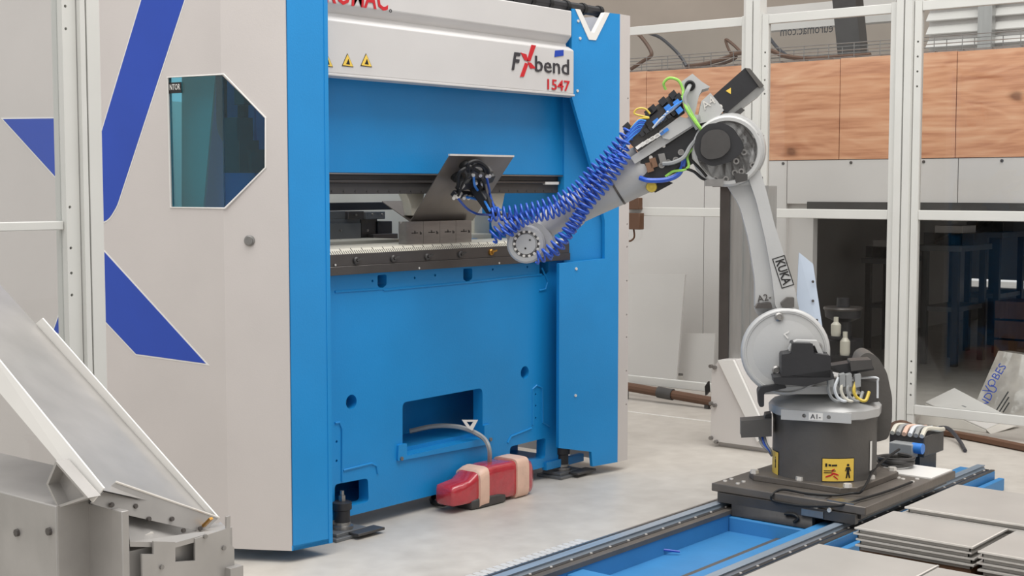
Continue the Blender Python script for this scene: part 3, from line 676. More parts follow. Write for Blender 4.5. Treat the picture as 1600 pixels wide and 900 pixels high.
# punch holder beam under it
zb0 = hitY(600, 303, YBD).z
zz = [zr0 - 0.006, zr0 - 0.03, zr0 - 0.042, zb0 + .02, zb0]
MB().box((xl, YBD + 0.03, zz[1]), (xr_, YBD + 0.14, zz[0])).build('punch_holder', 'dark', PR, 0.002)
MB().box((xl, YBD + 0.015, zz[2]), (xr_, YBD + 0.14, zz[1])).build('holder_strip', 'steel_dk', PR, 0.002)
MB().box((xl, YBD + 0.03, zz[4]), (xr_, YBD + 0.12, zz[2])).build('clamp_beam', 'dark', PR, 0.002)
a, b = hitY(852, 284, YBD + .013), hitY(873, 288, YBD + .013)
MB().box((a.x, YBD + 0.012, a.z - .014), (b.x, YBD + 0.031, a.z)).build('white_tag', 'white', PR)
for i in range(26):
    x = xl + 0.05 + i * (xr_ - xl - 0.1) / 25; bolt(PR, (x, YBD + 0.03, zb0 + 0.012), (0, -1, 0), 0.005, 0.004, 'dark', 'clamp_screw', 6)
zl = (hitY(640, 345, YBD + .09).z + hitY(738, 345, YBD + .09).z) / 2 + .027      # where the punch meets the sheet
# punch hanging from the beam
for p_, q_ in ((632, 664), (760, 790)):
    a, b = hitY(p_, 305, YBD + 0.09), hitY(q_, 305, YBD + 0.09); m_ = (a.x + b.x) / 2
    MB().prism([V((a.x, YBD + .09, a.z + .02)), V((b.x, YBD + .09, a.z + .02)), V((m_ + .045, YBD + .09, a.z - .07)), V((m_ + .05, YBD + .09, zl)), V((m_ - .02, YBD + .09, zl)), V((m_ - .03, YBD + .09, a.z - .04))], (0, 0.05, 0)).build('punch', 'cream', PR, 0.003)

# bed (table) with cut-outs, behind the column front
fb = XZ(YBD); bp = fb.px
zt_b = hitY(520, 431, YBD - .05).z
zbb = hitY(600, 793, YBD).z
def pr(*pts): return [bp(*p) for p in pts]
big = rounded(pr((629, 712), (629, 629), (754, 606), (754, 684)), [0.004, 0.025, 0.03, 0.004])
lft = rounded(pr((523, 796), (523, 757), (575, 747), (576, 784)), 0.02)
rgt = rounded(pr((796, 724), (797, 698), (853, 684), (852, 716)), 0.02)
h1 = circ(*bp(549, 628), 0.032); h2 = circ(*bp(820, 582), 0.032)
def notch(cx_, cy_):
    return rounded(pr((cx_ - 7, cy_ - 8), (cx_ + 7, cy_ - 9), (cx_ + 7, cy_ + 7), (cx_, cy_ + 13), (cx_ - 7, cy_ + 9)), 0.008)
nts = [notch(597, 438), notch(731, 428), notch(850, 418)]
BED = plate('bed', [rect(xl, zbb, xr_, zt_b), big, lft, rgt, h1, h2] + nts + [circ(*bp(*p_), .006, 10) for p_ in ((837, 616), (837, 634), (837, 653), (526, 690), (526, 720), (582, 439), (648, 434), (680, 430), (770, 421), (824, 417))], fb, 0.06, 'blue', PR)
MB().box((xl, YBD + 0.30, zbb), (xr_, YBD + 0.34, zt_b)).build('bed_back', 'blue', PR)
MB().box((xl, YBD + 0.06, zbb), (xr_, YBD + 0.30, zbb + 0.03)).build('bed_floor', 'blue', PR)
a, b = bp(629, 712), bp(757, 690)
c3 = bp(629, 690); d3 = bp(765, 665)
plate('cutout_sill', [rounded(pr((619, 720), (620, 695), (633, 692), (633, 712), (754, 684), (754, 664), (764, 662), (765, 693)), 0.006)], fb, 0.012, 'blue', BED, h=0.012, bevel=0.002)
for p_ in ((624, 716), (763, 686)): bolt(BED, fb.at(*bp(*p_), 0.012), fb.n, 0.010, 0.008, 'steel', 'bolt', 8)
bx0, bx1 = bp(626, 712)[0], bp(758, 690)[0]
MB().box((bx0, YBD + 0.06, bp(629, 705)[1] - .02), (bx1, YBD + 0.30, bp(629, 705)[1] + .0)).build('cutout_floor', 'blue', BED)
# raised ribs on the bed (thin welded outlines)
def rib(pts, r=0.0055): MB().tube([fb.at(*bp(*p), 0.001) for p in pts], r, 6).build('raised_seam', 'blue_lite', BED)
rib([(523, 456), (597, 451), (600, 453), (731, 441), (820, 431), (846, 429)]); rib([(846, 418), (856, 440), (852, 452), (842, 454)])
rib([(523, 661), (530, 660), (534, 670), (534, 752)]); rib([(536, 735), (580, 724), (588, 728), (590, 740)])
rib([(793, 692), (798, 682), (830, 669)]); rib([(832, 664), (832, 608), (838, 602), (847, 606), (848, 660), (858, 666)])
# die rail with ruler
YD = YBD - .05; fd = XZ(YD); zd0, zd1, zd2 = zt_b, hitY(520, 398, YD).z, hitY(520, 390, YD).z
MB().box((xl, YD, zd0), (xr_, YD + 0.20, zd0 + (zd1 - zd0) * .42)).build('lower_die_rail', 'steel_dk', PR, 0.002)
MB().box((xl, YD + 0.006, zd0 + (zd1 - zd0) * .42), (xr_, YD + 0.20, zd1)).build('die_rail', 'steel_dk', PR, 0.002)
MB().prism([V((xl, YD + .008, zd1)), V((xl, YD + .03, zd2)), V((xl, YD + .30, zd2 + .002)), V((xl, YD + .30, zd1))], (xr_ - xl, 0, 0)).build('ruler_ledge', 'cream', PR)
tk = MB(); n_t = 120
for i in range(n_t):
    x = xl + 0.06 + i * (xr_ - xl - 0.3) / n_t; L = 1.0 if i % 5 == 0 else 0.55
    a = V((x, YD + .0075, zd1 + .0005)); b = V((x, YD + .008 + .022 * L, zd1 + (zd2 - zd1) * L + .001))
    tk.bar(a, b, 0.0022, 0.0015, (0, -1, 1))
tk.build('ruler_marks', 'ink', PR)['kind'] = 'stuff'
for i, p_ in enumerate(((557, 407), (615, 404), (668, 401), (720, 397.5), (768, 394))):
    c = fd.at(*fd.px(*p_), -0.006); m_ = 'brass' if i == 4 else 'dark'
    kn = MB().lathe(c, [(0.016, 0), (0.016, 0.008), (0.012, 0.012), (0.007, 0.012), (0.006, 0.006)], (0, -1, 0), 14).build('clamp_knob', m_, PR)
    MB().bar(c + V((0, -.008, 0)), c + V((0.032, -.012, 0.008)), 0.008, 0.008).build('clamp_lever', m_, kn)
for p_, q_ in ((655, 419), (780, 411), (524, 414)): bolt(PR, fd.at(*fd.px(p_, q_)), fd.n, 0.005, 0.003, 'edge', 'screw', 8)
# V-die segments on the rail
dx0, dx1 = hitY(635, 365, YD + .1).x, hitY(737, 365, YD + .1).x
zd3 = hitY(690, 345, YD + .1).z
n_s = 4
for i in range(n_s):
    a = dx0 + (dx1 - dx0) * i / n_s; b = dx0 + (dx1 - dx0) * (i + 1) / n_s - .0015
    s = MB().prism([V((a, YD + .10, zd2)), V((a, YD + .10, zd3)), V((a, YD + .125, zd3)), V((a, YD + .135, zd3 - .012)), V((a, YD + .142, zd3)), V((a, YD + .15, zd3)), V((a, YD + .15, zd2))], (b - a, 0, 0)).build('die_segment', 'steel', PR)
    cx_ = (a + b) / 2; zc = (zd2 + zd3) / 2
    for du in (-.012, .012): MB().box((cx_ + du - .009, YD + .0985, zc - .002), (cx_ + du + .009, YD + .1, zc + .002)).build('die_mark', 'ink', s)
    MB().box((cx_ - .002, YD + .0985, zc - .003), (cx_ + .002, YD + .1, zc + .010)).build('die_mark', 'ink', s)
    for k_ in range(2): MB().box((b - .022 + k_ * .007, YD + .0985, zc - .008), (b - .019 + k_ * .007, YD + .1, zc + .006 - .004 * k_)).build('die_mark', 'ink', s)
# inside: pale frame, back gauge
xsp = hitY(700, 330, YBD + .95).x
MB().box((xl, YBD + 0.95, 0.9), (xsp, YBD + 1.0, 1.9)).build('inner_wall', 'cream', PR)
MB().box((xsp, YBD + 0.93, 0.9), (xr_, YBD + 1.0, 1.9)).build('inner_wall', 'blue', PR)
gy = YBD + 0.5
def gp(px, py, y=gy): return hitY(px, py, y)
def gbox(nm, p, q, m, y0=gy, d=0.12, bev=0.003):
    a, b = gp(p[0], p[1], y0), gp(q[0], q[1], y0); return MB().box((a.x, y0, a.z), (b.x, y0 + d, b.z)).build(nm, m, PR, bev)
gbox('gauge_rail', (500, 317), (640, 327), 'black', gy + .1, .08)
gbox('gauge_slide', (500, 330), (545, 342), 'gauge'); gbox('gauge_block', (544, 330), (569, 342), 'steel_dk', gy - .02)
gbox('gauge_block', (572, 331), (602, 342), 'gauge', gy - .01); gbox('gauge_carriage', (500, 343), (563, 376), 'gauge', gy, .14)
gbox('gauge_carriage', (565, 342), (590, 377), 'dark', gy + .02); gbox('gauge_finger', (590, 346), (613, 366), 'black', gy + .01)
gbox('gauge_stop', (584, 366), (622, 375), 'steel_dk', gy - .03); gbox('gauge_plate', (500, 350), (564, 375), 'gauge', gy - .012, .012, .0)
gbox('gauge_ledge', (500, 378), (625, 389), 'cream', gy - .2, .3)
for p_ in ((532, 360), (532, 374), (556, 336), (582, 335), (597, 335), (574, 360)):
    q = gp(*p_, gy - .025); bolt(PR, q, (0, -1, 0), 0.006, 0.006, 'steel', 'bolt', 8)
gbox('inner_post', (741, 335), (765, 372), 'cream', gy - .1); gbox('inner_foot', (738, 366), (768, 384), 'cream', gy - .2)
gbox('gauge_button', (739, 373), (747, 378), 'blue', gy - .22, .02)
gbox('inner_guide', (764, 300), (776, 392), 'blue', gy - .05, .05)
# levelling feet
def foot(c):
    x, y = c.x, c.y
    MB().box((x - .11, y - .08, 0), (x + .11, y + .08, .015)).build('foot_plate', 'gauge', PR, .002)
    MB().box((x - .02, y - .12, .015), (x + .14, y - .05, .027)).build('foot_plate', 'dark', PR, .002)
    MB().box((x - .09, y - .06, .015), (x + .09, y + .06, .03)).build('foot_plate', 'gauge', PR, .002)
    MB().lathe((x, y, .03), [(.048, 0), (.048, .014), (.036, .018), (.036, .03)], n=16).build('foot_washer', 'steel', PR)
    MB().lathe((x, y, .06), [(.034, 0), (.034, .05), (.042, .055), (.042, .085), (.03, .09)], n=20).build('foot_mount', 'black', PR)
    MB().cyl((x, y, .145), (x, y, .175), .016, None, 6).build('foot_nut', 'steel', PR)
    MB().cyl((x, y, .17), (x, y, .195), .009, None, 10).build('foot_stud', 'steel', PR)
foot(hitZ(878, 742, 0)); foot(hitZ(535, 836, 0))
c = hitZ(905, 728, .05)
MB().box((c.x - .2, c.y + .06, .05), (c.x + .12, c.y + .09, .09)).build('foot_bracket', 'blue', PR)
# warning tag and cable at the cut-out
pd = XZ(YBD - .02)
plate('warning_tag', [[pd.px(722, 656), pd.px(747, 656), pd.px(738, 673), pd.px(730, 668)], [pd.px(729, 659), pd.px(740, 659), pd.px(735, 667)]], pd, .003, 'white', PR)

# ================================================================ bent sheet held in the press
sA, sB = hitY(640, 345, YD + .14), hitY(738, 345, YD + .14); sC, sD = hitY(802, 244, YD - .16), hitY(702, 242, YD - .16)
zl = (sA.z + sB.z) / 2; sA.z = sB.z = zl; zh = (sC.z + sD.z) / 2
sh = T('bent_sheet', 'grey steel sheet tilted up in the press die by the robot gripper', 'metal sheet', (sA.x, sA.y, zl))
nrm = (sB - sA).cross(sD - sA).normalized()
MB().prism([sA, sB, sC, sD], nrm * .004).build('raised_flap', 'bent', sh)
MB().prism([sA, sB, sB + V((0, .18, .09)), sA + V((0, .18, .09))], (0, 0, .004)).build('rear_flap', 'bent', sh)
MB().bar(sD, sC, .012, .008).build('cut_edge', 'edge', sh)

# ================================================================ foot pedal in red cover, taped
FP = T('foot_pedal', 'red foot pedal wrapped in clear film and pale tape on the concrete floor', 'foot pedal', hitZ(770, 795, 0))
YP_ = 4.165
def ring(px, lo, hi, dep, sq=.75):
    c = hitY(px, 780, YP_ + .02); x = c.x; out = []
    n = 20
    for i in range(n):
        a = 2 * math.pi * (i + .5) / n; ca, sa = math.cos(a), math.sin(a)
        e = lambda t: math.copysign(abs(t) ** .32, t)
        out.append(V((x, YP_ + .075 + e(ca) * dep / 2, (lo + hi) / 2 + e(sa) * (hi - lo) / 2)))
    return out
MB().loft([ring(p, lo, hi, d) for p, lo, hi, d in ((707, .045, .11, .09), (710, .035, .13, .12), (733, .03, .14, .13), (746, .03, .175, .135), (768, .02, .19, .14), (815, .004, .185, .14), (828, .006, .17, .135), (832, .02, .14, .12))]).build('cover', 'red_film', FP, sharp=80)
MB().loft([ring(p, lo, hi, d) for p, lo, hi, d in ((735, .002, .05, .13), (748, .0, .055, .15), (775, .0, .05, .155), (785, .0, .04, .15))]).build('pedal_base', 'dark', FP, sharp=80)
for p_, w_, lo, hi, d in ((752, 7, -.001, .186, .158), (812, 9, .0, .194, .158)):
    MB().loft([ring(p_ - w_, lo, hi - (.012 if p_ < 780 else 0), d), ring(p_, lo, hi, d), ring(p_ + w_, lo, hi + (.004 if p_ < 780 else 0), d)]).build('tape_band', 'tape', FP, sharp=80)
e = hitZ(708, 783, .035)
MB().cyl(e + V((-.03, 0, 0)), e + V((.03, 0, 0)), .016, None, 12).build('cable_gland', 'steel', FP)
cable('pedal_cable', [e + V((-.03, 0, 0)), hitZ(690, 788, .02), hitZ(676, 784, .02), hitZ(678, 776, .03), hitZ(700, 770, .04)], .013, 'rubber', FP)
cable('pedal_cable', [hitY(765, 728, 4.26), hitY(764, 700, 4.24), hitY(752, 682, 4.3), hitY(720, 668, 4.38), hitY(680, 666, 4.48), hitY(640, 674, 4.56)], .012, 'wire_lg', FP)
# ================================================================ robot track with rails
ZR = 0.20                                   # top of the carriage plate
yl0, yl1 = 3.40, 2.52                        # outer rail lines
xs0, xs1 = 2.75, 6.75
TK = T('robot_track', 'blue steel floor track with two dark guide rails under the robot', 'robot track', (4.8, 2.96, 0))
YLo = hitZ(900, 846, .08).y                   # outer edge of the far side
YFR = hitZ(964, 838, .118).y                 # far rail line
YRi = hitZ(1122, 893, 0.118).y + .01                # near rail line
for y in (YFR, YRi - 0.02):           # long blue side beams
    MB().box((xs0, y - 0.07, 0), (xs1, y + (.075 if y > YRi + .3 else .11), 0.095)).build('side_beam', 'track', TK, .004)
for y, dy in ((YFR, 1), (YRi - 0.02, -1)):
    MB().box((xs0, y - 0.04, 0.095), (xs1, y + 0.036, 0.099)).build('rail_seat', 'steel_dk', TK)
    MB().prism([V((xs0, y - .020, .099)), V((xs0, y - .014, .108)), V((xs0, y - .020, .118)), V((xs0, y + .020, .118)), V((xs0, y + .014, .108)), V((xs0, y + .020, .099))], (xs1 - xs0, 0, 0)).build('guide_rail', 'rail', TK)
    MB().box((xs0, y + dy * .058 - .01, .095), (xs1, y + dy * .058 + .01, .100)).build('cover_strip', 'dark', TK)
    for i in range(32):
        x = xs0 + .08 + i * .125; bolt(TK, (x, y - .031, .099), (0, 0, 1), .006, .004, 'edge', 'rail_screw', 6)
yi0, yi1 = YFR - 0.07, YRi + 0.09
MB().box((xs0, YRi - .13, 0), (xs1 + .02, YRi - .10, .06)).build('side_flange', 'track', TK, .003)
MB().box((xs0, YFR + .085, 0.0), (xs1, YLo - .03, .075)).build('side_guard', 'dark', TK, .003)
MB().box((xs0, YFR + .072, 0.0), (xs1, YFR + .084, .10)).build('cover_strip', 'steel', TK)
for x in (3.0, hitZ(908, 889, .085).x, hitZ(1150, 803, .085).x + .04, 5.6, 6.1, 6.66):
    MB().box((x - .05, yi1, 0.0), (x + .05, yi0, .07)).build('cross_member', 'track', TK, .006)
MB().box((xs0, yi1, 0.0), (xs1, yi0, .006)).build('trough_floor', 'track', TK)
MB().box((xs0, yi1 + .05, 0.006), (hitZ(1150, 803, .085).x + .08, yi1 + .17, .014)).build('inner_guide', 'base', TK)
cable('trough_cable', [hitZ(985, 862, .03), hitZ(1020, 858, .03), hitZ(1062, 862, .02)], .005, 'blue_dark', TK)
MB().box((xs0, yi0 - .004, .078), (xs1, yi0 + .03, .097)).build('inner_cheek', 'plate_br', TK)
# toothed rack on the far side
xa_, xb_ = hitZ(670, 904, .08).x, hitZ(900, 845, .08).x
for i in range(20):
    x = xa_ + (xb_ - xa_) * i / 20
    MB().prism([V((x, YLo - .058, .078)), V((x + .045, YLo - .058, .078)), V((x + .034, YLo - .005, .078)), V((x + .008, YLo - .005, .078))], (0, 0, .012)).build('rack_tooth', 'edge', TK)
MB().box((xa_, YLo - .06, .074), (xb_ + .6, YLo - .045, .08)).build('rack_bar', 'dark', TK)

# ================================================================ carriage plate
cL, cF, cR = hitZ(1120, 752, ZR), hitZ(1352, 797, ZR), hitZ(1487, 735, ZR)
cx0, cx1 = (cL.x + cF.x) / 2, cR.x; cy0, cy1 = (cF.y + cR.y) / 2, cL.y
CG = T('robot_carriage', 'thick dark steel carriage plate bolted under the robot base', 'carriage', ((cx0 + cx1) / 2, (cy0 + cy1) / 2, .142))
MB().box((cx0, cy0, .165), (cx1, cy1, ZR)).build('plate', 'plate_br', CG, .004)
MB().box((cx0 + .02, cy0 + .03, .142), (cx1 - .03, cy1 - .04, .165)).build('under_plate', 'dark', CG)
for y in (YFR, YRi - 0.02):
    for x in (cx0 + .12, cx1 - .12): MB().box((x - .06, y - .04, .114), (x + .06, y + .04, .166)).build('rail_shoe', 'steel_dk', CG, .003)
plate('front_plate', [[(-(cy1 - .04), .164), (-(cy1 - .04), .124), (-(yi0 - .006), .124), (-(yi0 - .006), .074), (-(YRi + .10), .074), (-(YRi + .10), .124), (-(cy0 + .04), .124), (-(cy0 + .04), .164)]], YZ(cx0 - .012), .028, 'dark', CG)
def on_front(px, py, out=0.0):                # the carriage top, or its front face below the edge
    p = hitZ(px, py, ZR)
    if p.x > cx0 + .004: return p + V((0, 0, out)), V((0, 0, 1))
    p = hitX(px, py, cx0); f_ = cx0 if p.z > .166 else cx0 - .012
    return hitX(px, py, f_ - out), V((-1, 0, 0))
for px_, py_ in ((1133, 752), (1143, 749), (1153, 756), (1162, 753), (1457, 733), (1476, 734), (1411, 749), (1426, 753), (1433, 749), (1404, 747), (1447, 737), (1470, 737), (1275, 793), (1296, 797)):
    p, n_ = on_front(px_, py_); bolt(CG, p, n_, .010, .006, 'edge', 'bolt', 10)
for px_, py_, w_ in ((1278, 776, .05), (1318, 784, .06), (1270, 802, .05)):
    p, n_ = on_front(px_, py_)
    if n_.z > .5: MB().box((max(p.x - .03, cx0), p.y - w_, ZR - .001), (p.x + .03, p.y + w_, ZR + .006)).build('clip_plate', 'steel', CG)
    else: MB().box((p.x - .006, p.y - w_, p.z - .014), (p.x + .001, p.y + w_, p.z + .014)).build('clip_plate', 'steel', CG)

# ================================================================ robot
B = hitZ(1287, 746, ZR)
wv = V((-.545, .839, 0)).normalized(); exr = -wv; nr = exr.cross(V((0, 0, 1))).normalized()
def RF(t=0.0): return F((B.x + nr.x * t, B.y + nr.y * t, 0), exr, (0, 0, 1))
def rp(px, py, t=0.0): f_ = RF(t); return f_.at(*f_.px(px, py))
K = (rp(1288, 500) - rp(1287, 500)).length          # metres per pixel at the robot
RB = T('industrial_robot', 'silver six-axis industrial robot on a charcoal base reaching into the press', 'robot', (B.x, B.y, ZR))
def rprism(name, pts, t0, t1, m, bev=.006, rr=0.0, par=None):
    f_ = RF(t1); lp = [f_.px(*p) for p in pts]
    if rr: lp = rounded(lp, rr)
    return plate(name, [lp], f_, t1 - t0, m, par or RB, bev)
def rcyl(name, px, py, t0, t1, r, m, r1=None, n=32, bev=0, par=None):
    a = rp(px, py, t0); b = RF(t1); b = a + nr * (t1 - t0)
    return MB().cyl(a, b, r * K, (r1 or r) * K, n).build(name, m, par or RB, bev)
def rcable(pts, r, m, name='cable', par=None): return cable(name, [rp(*p) for p in pts], r * K, m, par or RB)
# base
zt0 = rp(1287, 641).z
s = .262
MB().prism([V((B.x + a * s, B.y + b * s, ZR)) for a, b in ((-1, -.8), (-.8, -1), (.8, -1), (1, -.8), (1, .8), (.8, 1), (-.8, 1), (-1, .8))], (0, 0, .026)).build('base_flange', 'plate_br', RB, .003)
for a, b in ((-1, -1), (1, -1), (1, 1), (-1, 1), (0, -1), (-1, 0), (1, 0)):
    bolt(RB, (B.x + a * s * .86, B.y + b * s * .86, ZR + .026), (0, 0, 1), .02, .016, 'edge', 'flange_bolt', 6)
rb = .229
BC = MB().lathe((B.x, B.y, ZR + .02), [(rb + .001, 0), (rb, .02), (rb, .035), (rb, zt0 - ZR - .06), (rb + .004, zt0 - ZR - .03)], n=48).build('base_column', 'base', RB)
MB().lathe((B.x, B.y, zt0), [(rb + .004, -.012), (rb + .018, -.005), (rb + .02, .03), (rb + .01, .042), (rb - .05, .062), (.12, .075)], n=14).build('turntable_ring', 'robot_lt', RB)
# markings around the base, bent to its curve
camdir = V((-AX.x, -AX.y, 0))
a0 = math.atan2(-B.y, -B.x)
def bent(name, pts_fn, angc, zc, R, m, nseg=8, w=.1, h=.1):
    vs = []; fs = []
    for i in range(nseg + 1):
        x = -w / 2 + w * i / nseg; a = angc + x / R
        for z in (zc - h / 2, zc + h / 2): vs.append((B.x + R * math.cos(a), B.y + R * math.sin(a), z))
    for i in range(nseg): fs.append((2 * i, 2 * i + 2, 2 * i + 3, 2 * i + 1))
    return MB().add(vs, fs).build(name, m, BC)
def ang_at(px):                                    # angle round the base of a pixel column
    best = None
    for i in range(720):
        a = a0 - 1.6 + 3.2 * i / 719; p = V((B.x + rb * math.cos(a), B.y + rb * math.sin(a), .35)) - CAM
        u = 800 + FPX * p.dot(RT) / p.dot(FW); e_ = abs(u - px)
        if best is None or e_ < best[0]: best = (e_, a)
    return best[1]
def zface(px, py):                                 # height on the front of the base
    a = ang_at(px); p = V((B.x + rb * math.cos(a), B.y + rb * math.sin(a), 0)); n_ = V((math.cos(a), math.sin(a), 0))
    return hitP(px, py, p, n_).z
def decal_text(s_, px, py, size, m, rot=0, sx=1.0):
    a = ang_at(px); n_ = V((math.cos(a), math.sin(a), 0)); ex = V((-math.sin(a), math.cos(a), 0))
    f_ = F(V((B.x, B.y, 0)) + n_ * (rb + .003), ex, (0, 0, 1)); f_.o.z = zface(px, py)
    text('label_print', s_, f_, 0, 0, size, m, BC, 'CENTER', rot=rot, h=.001, thick=.001, sx=sx)
def decal_poly(px, py, polys, m, scale=K):
    a = ang_at(px); n_ = V((math.cos(a), math.sin(a), 0)); ex = V((-math.sin(a), math.cos(a), 0))
    f_ = F(V((B.x, B.y, 0)) + n_ * (rb + .003), ex, (0, 0, 1)); f_.o.z = zface(px, py)
    for lp in polys: plate('label_print', [[(x * scale, y * scale) for x, y in lp]], f_, .001, m, BC, h=.001)
man = [[(-2, 16), (2, 16), (3, 19), (1, 22), (-1, 22), (-3, 19)], [(-4, 14), (4, 14), (6.5, 4), (5, 3.5), (3, 9), (3, 0), (5, -14), (2, -14), (0, -3), (-2, -14), (-5, -14), (-3, 0), (-3, 9), (-5, 3.5), (-6.5, 4)]]
for pl, pr_, zt_, zb_ in ((1285, 1334, 717, 752), (1203, 1217, 704, 740)):
    aL, aR = ang_at(pl), ang_at(pr_); pc = (pl + pr_) / 2; z1_, z0_ = zface(pc, zt_), zface(pc, zb_)
    if pl < 1250: aL, aR = aR - .36, aR
    wd_ = abs(aR - aL) * rb
    bent('warning_label_rim', None, (aL + aR) / 2, (z1_ + z0_) / 2, rb + .0015, 'ink', 8, wd_ + .006, z1_ - z0_ + .006)
    bent('warning_label', None, (aL + aR) / 2, (z1_ + z0_) / 2, rb + .0025, 'yellow', 8, wd_, z1_ - z0_)
decal_poly(1325, 738, [[(x * .75, y * .62) for x, y in q] for q in man], 'ink')
decal_poly(1301, 742, [[(-11, -4), (-3, -2), (2, 1), (10, -1), (9, 1), (2, 4), (-2, 1), (-10, -2)], [(-1, 1), (1, 7), (4, 9), (3, 10), (-1, 8)], [(1, -2), (8, -7), (9, -6), (3, -1)]], 'red')
decal_poly(1300, 727, [[(-10, -2), (-7, -2), (-7, 3), (-10, 3)], [(-5, -1), (-1, -1.5), (-1, 1.5), (-5, 2)], [(0, -1.5), (8, -1), (8, 1.5), (0, 1)]], 'ink'); decal_poly(1297, 735, [[(-9, -1), (9, -1), (9, 0), (-9, 0)], [(-9, -4), (3, -4), (3, -3), (-9, -3)]], 'ink')
decal_poly(1213, 724, [[(x * .3, y * .5) for x, y in q] for q in man], 'ink')
for p0, p1, m_ in ((1222, 1236, 'steel'), (1326, 1344, 'steel')):
    aL, aR = ang_at(p0), ang_at(p1); bent('base_mark', None, (aL + aR) / 2, zface(1285, 651), rb + .003, m_, 3, abs(aR - aL) * rb, .005)
aw = ang_at(1360); bent('base_stripe', None, aw, zface(1360, 712), rb + .003, 'white', 2, .018, .13)
# A1 plate on the turntable ring
a = ang_at(1275); n_ = V((math.cos(a), math.sin(a), 0)); fa = F(V((B.x, B.y, rp(1275, 637).z)) + n_ * (rb + .024), V((-math.sin(a), math.cos(a), 0)), (0, 0, 1))
plate('axis_plate', [rect(-.15, -.022, .15, .022), circ(-.05, 0, .009, 12), circ(.055, 0, .009, 12)], fa, .012, 'robot_lt', RB)
plate('axis_tag', [rect(-.03, -.016, .03, .016)], fa, .001, 'white', RB, h=.001); text('axis_lettering', 'A1-', fa, 0, -.01, .03, 'char', RB, 'CENTER', h=.002)
# rotating column
rprism('rotating_column', [(1196, 613), (1182, 590), (1172, 560), (1176, 520), (1200, 492), (1248, 492), (1276, 530), (1290, 560), (1300, 590), (1345, 600), (1345, 614)], -.13, .12, 'robot', .01, .02)
rprism('column_foot', [(1190, 616), (1215, 604), (1330, 604), (1350, 616)], -.17, .17, 'robot_lt', .008)
# shoulder disc
def rlathe(name, px, py, t, prof, m, n=40, par=None): return MB().lathe(rp(px, py, t), [(r * K, h) for r, h in prof], nr, n).build(name, m, par or RB)
SD = rlathe('shoulder_disc', 1226, 548, .12, [(66, 0), (67, .035), (64, .05), (61, .05), (59.5, .042), (40, .05), (12, .055), (0, .055)], 'robot')
rlathe('shoulder_rim', 1226, 548, .12, [(68, .028), (69, .034), (68, .044), (65.5, .051), (63.5, .052), (63, .046)], 'robot_lt')
for px_, py_ in ((1217, 495), (1213, 578), (1277, 541)):
    rlathe('shoulder_bolt', px_, py_, .165, [(7, 0), (7, .012), (4.5, .016), (4, .012), (0, .012)], 'steel', 16, SD)
plate('shoulder_mark', [[RF(.178).px(*p) for p in ((1224, 522), (1233, 517), (1232, 520), (1227, 522), (1232, 528), (1231, 530))]], RF(.178), .002, 'white', RB)
# link arm: rear web and front face
rprism('link_arm', [(1128, 275), (1186, 262), (1198, 300), (1209, 350), (1228, 410), (1243, 455), (1252, 500), (1200, 505), (1180, 490), (1180, 440), (1170, 375), (1156, 322)], -.02, .08, 'robot', .012, .03)
LA = rprism('link_arm_face', [(1166, 268), (1186, 260), (1198, 300), (1210, 350), (1229, 410), (1243, 455), (1246, 485), (1212, 485), (1206, 430), (1196, 375), (1182, 315)], .08, .115, 'robot_lt', .008, .03)
rprism('link_cap', [(1180, 482), (1184, 475), (1205, 473), (1207, 482)], .06, .14, 'steel_dk', .003); rprism('link_stop', [(1220, 474), (1230, 465), (1241, 465), (1241, 480), (1222, 480)], .10, .16, 'base', .004)
fk = RF(.116); x0, y0 = fk.px(1208, 404)
th = math.atan2(fk.px(1222, 447)[1] - fk.px(1208, 404)[1], fk.px(1222, 447)[0] - fk.px(1208, 404)[0])
fkk = F(fk.at(x0, y0), fk.ex * math.cos(th) + fk.ey * math.sin(th), -fk.ex * math.sin(th) + fk.ey * math.cos(th))
plate('maker_frame', [rect(0, -.005, .138, .052), rect(.004, -.001, .134, .048)], fkk, .001, 'ink', LA, h=.001)
text('maker_lettering', 'KUKA', fkk, .012, .006, .055, 'ink', LA, fitw=.112, h=.001, thick=.001, bold=.001)
x0, y0 = RF(.081).px(1184, 472); text('axis_lettering', 'A2-', RF(.081), x0, y0, .042, 'steel_dk', RB, h=.002, rot=.2)
# elbow joint
rlathe('elbow_housing', 1136, 236, -.10, [(56, 0), (58, .03), (58, .2), (55, .222), (50, .226)], 'robot')
rlathe('elbow_rim', 1136, 236, .12, [(54, 0), (55, .012), (52, .018), (47, .018), (46, .008)], 'robot_lt')
EF = rlathe('elbow_face', 1136, 236, .12, [(47, 0), (46, .008), (0, .008)], 'steel_dk')
rprism('elbow_motor_cover', [(1088, 210), (1104, 194), (1128, 191), (1146, 200), (1163, 226), (1160, 238), (1140, 254), (1112, 260), (1092, 250), (1084, 232)], .11, .185, 'black', .012, .02)
rprism('elbow_cover_ridge', [(1096, 214), (1108, 203), (1128, 202), (1140, 212), (1142, 232), (1128, 246), (1106, 250), (1094, 240)], .185, .20, 'dark', .006, .02)
for px_, py_ in ((1162, 238), (1158, 268), (1176, 258), (1148, 270), (1134, 280), (1118, 280), (1150, 252), (1180, 212)):
    rlathe('elbow_bolt', px_, py_, .115, [(5, 0), (5, .02), (2.5, .02), (2.5, .012), (0, .012)], 'steel', 12, EF)
rprism('elbow_bracket', [(1108, 276), (1175, 272), (1186, 262), (1190, 286), (1160, 290), (1104, 290)], -.02, .10, 'robot', .006)
rprism('cable_clip', [(1102, 281), (1130, 279), (1130, 291), (1102, 291)], .08, .15, 'steel', .003); rprism('cable_clip', [(1146, 270), (1168, 272), (1168, 282), (1150, 286)], .10, .14, 'dark', .003)
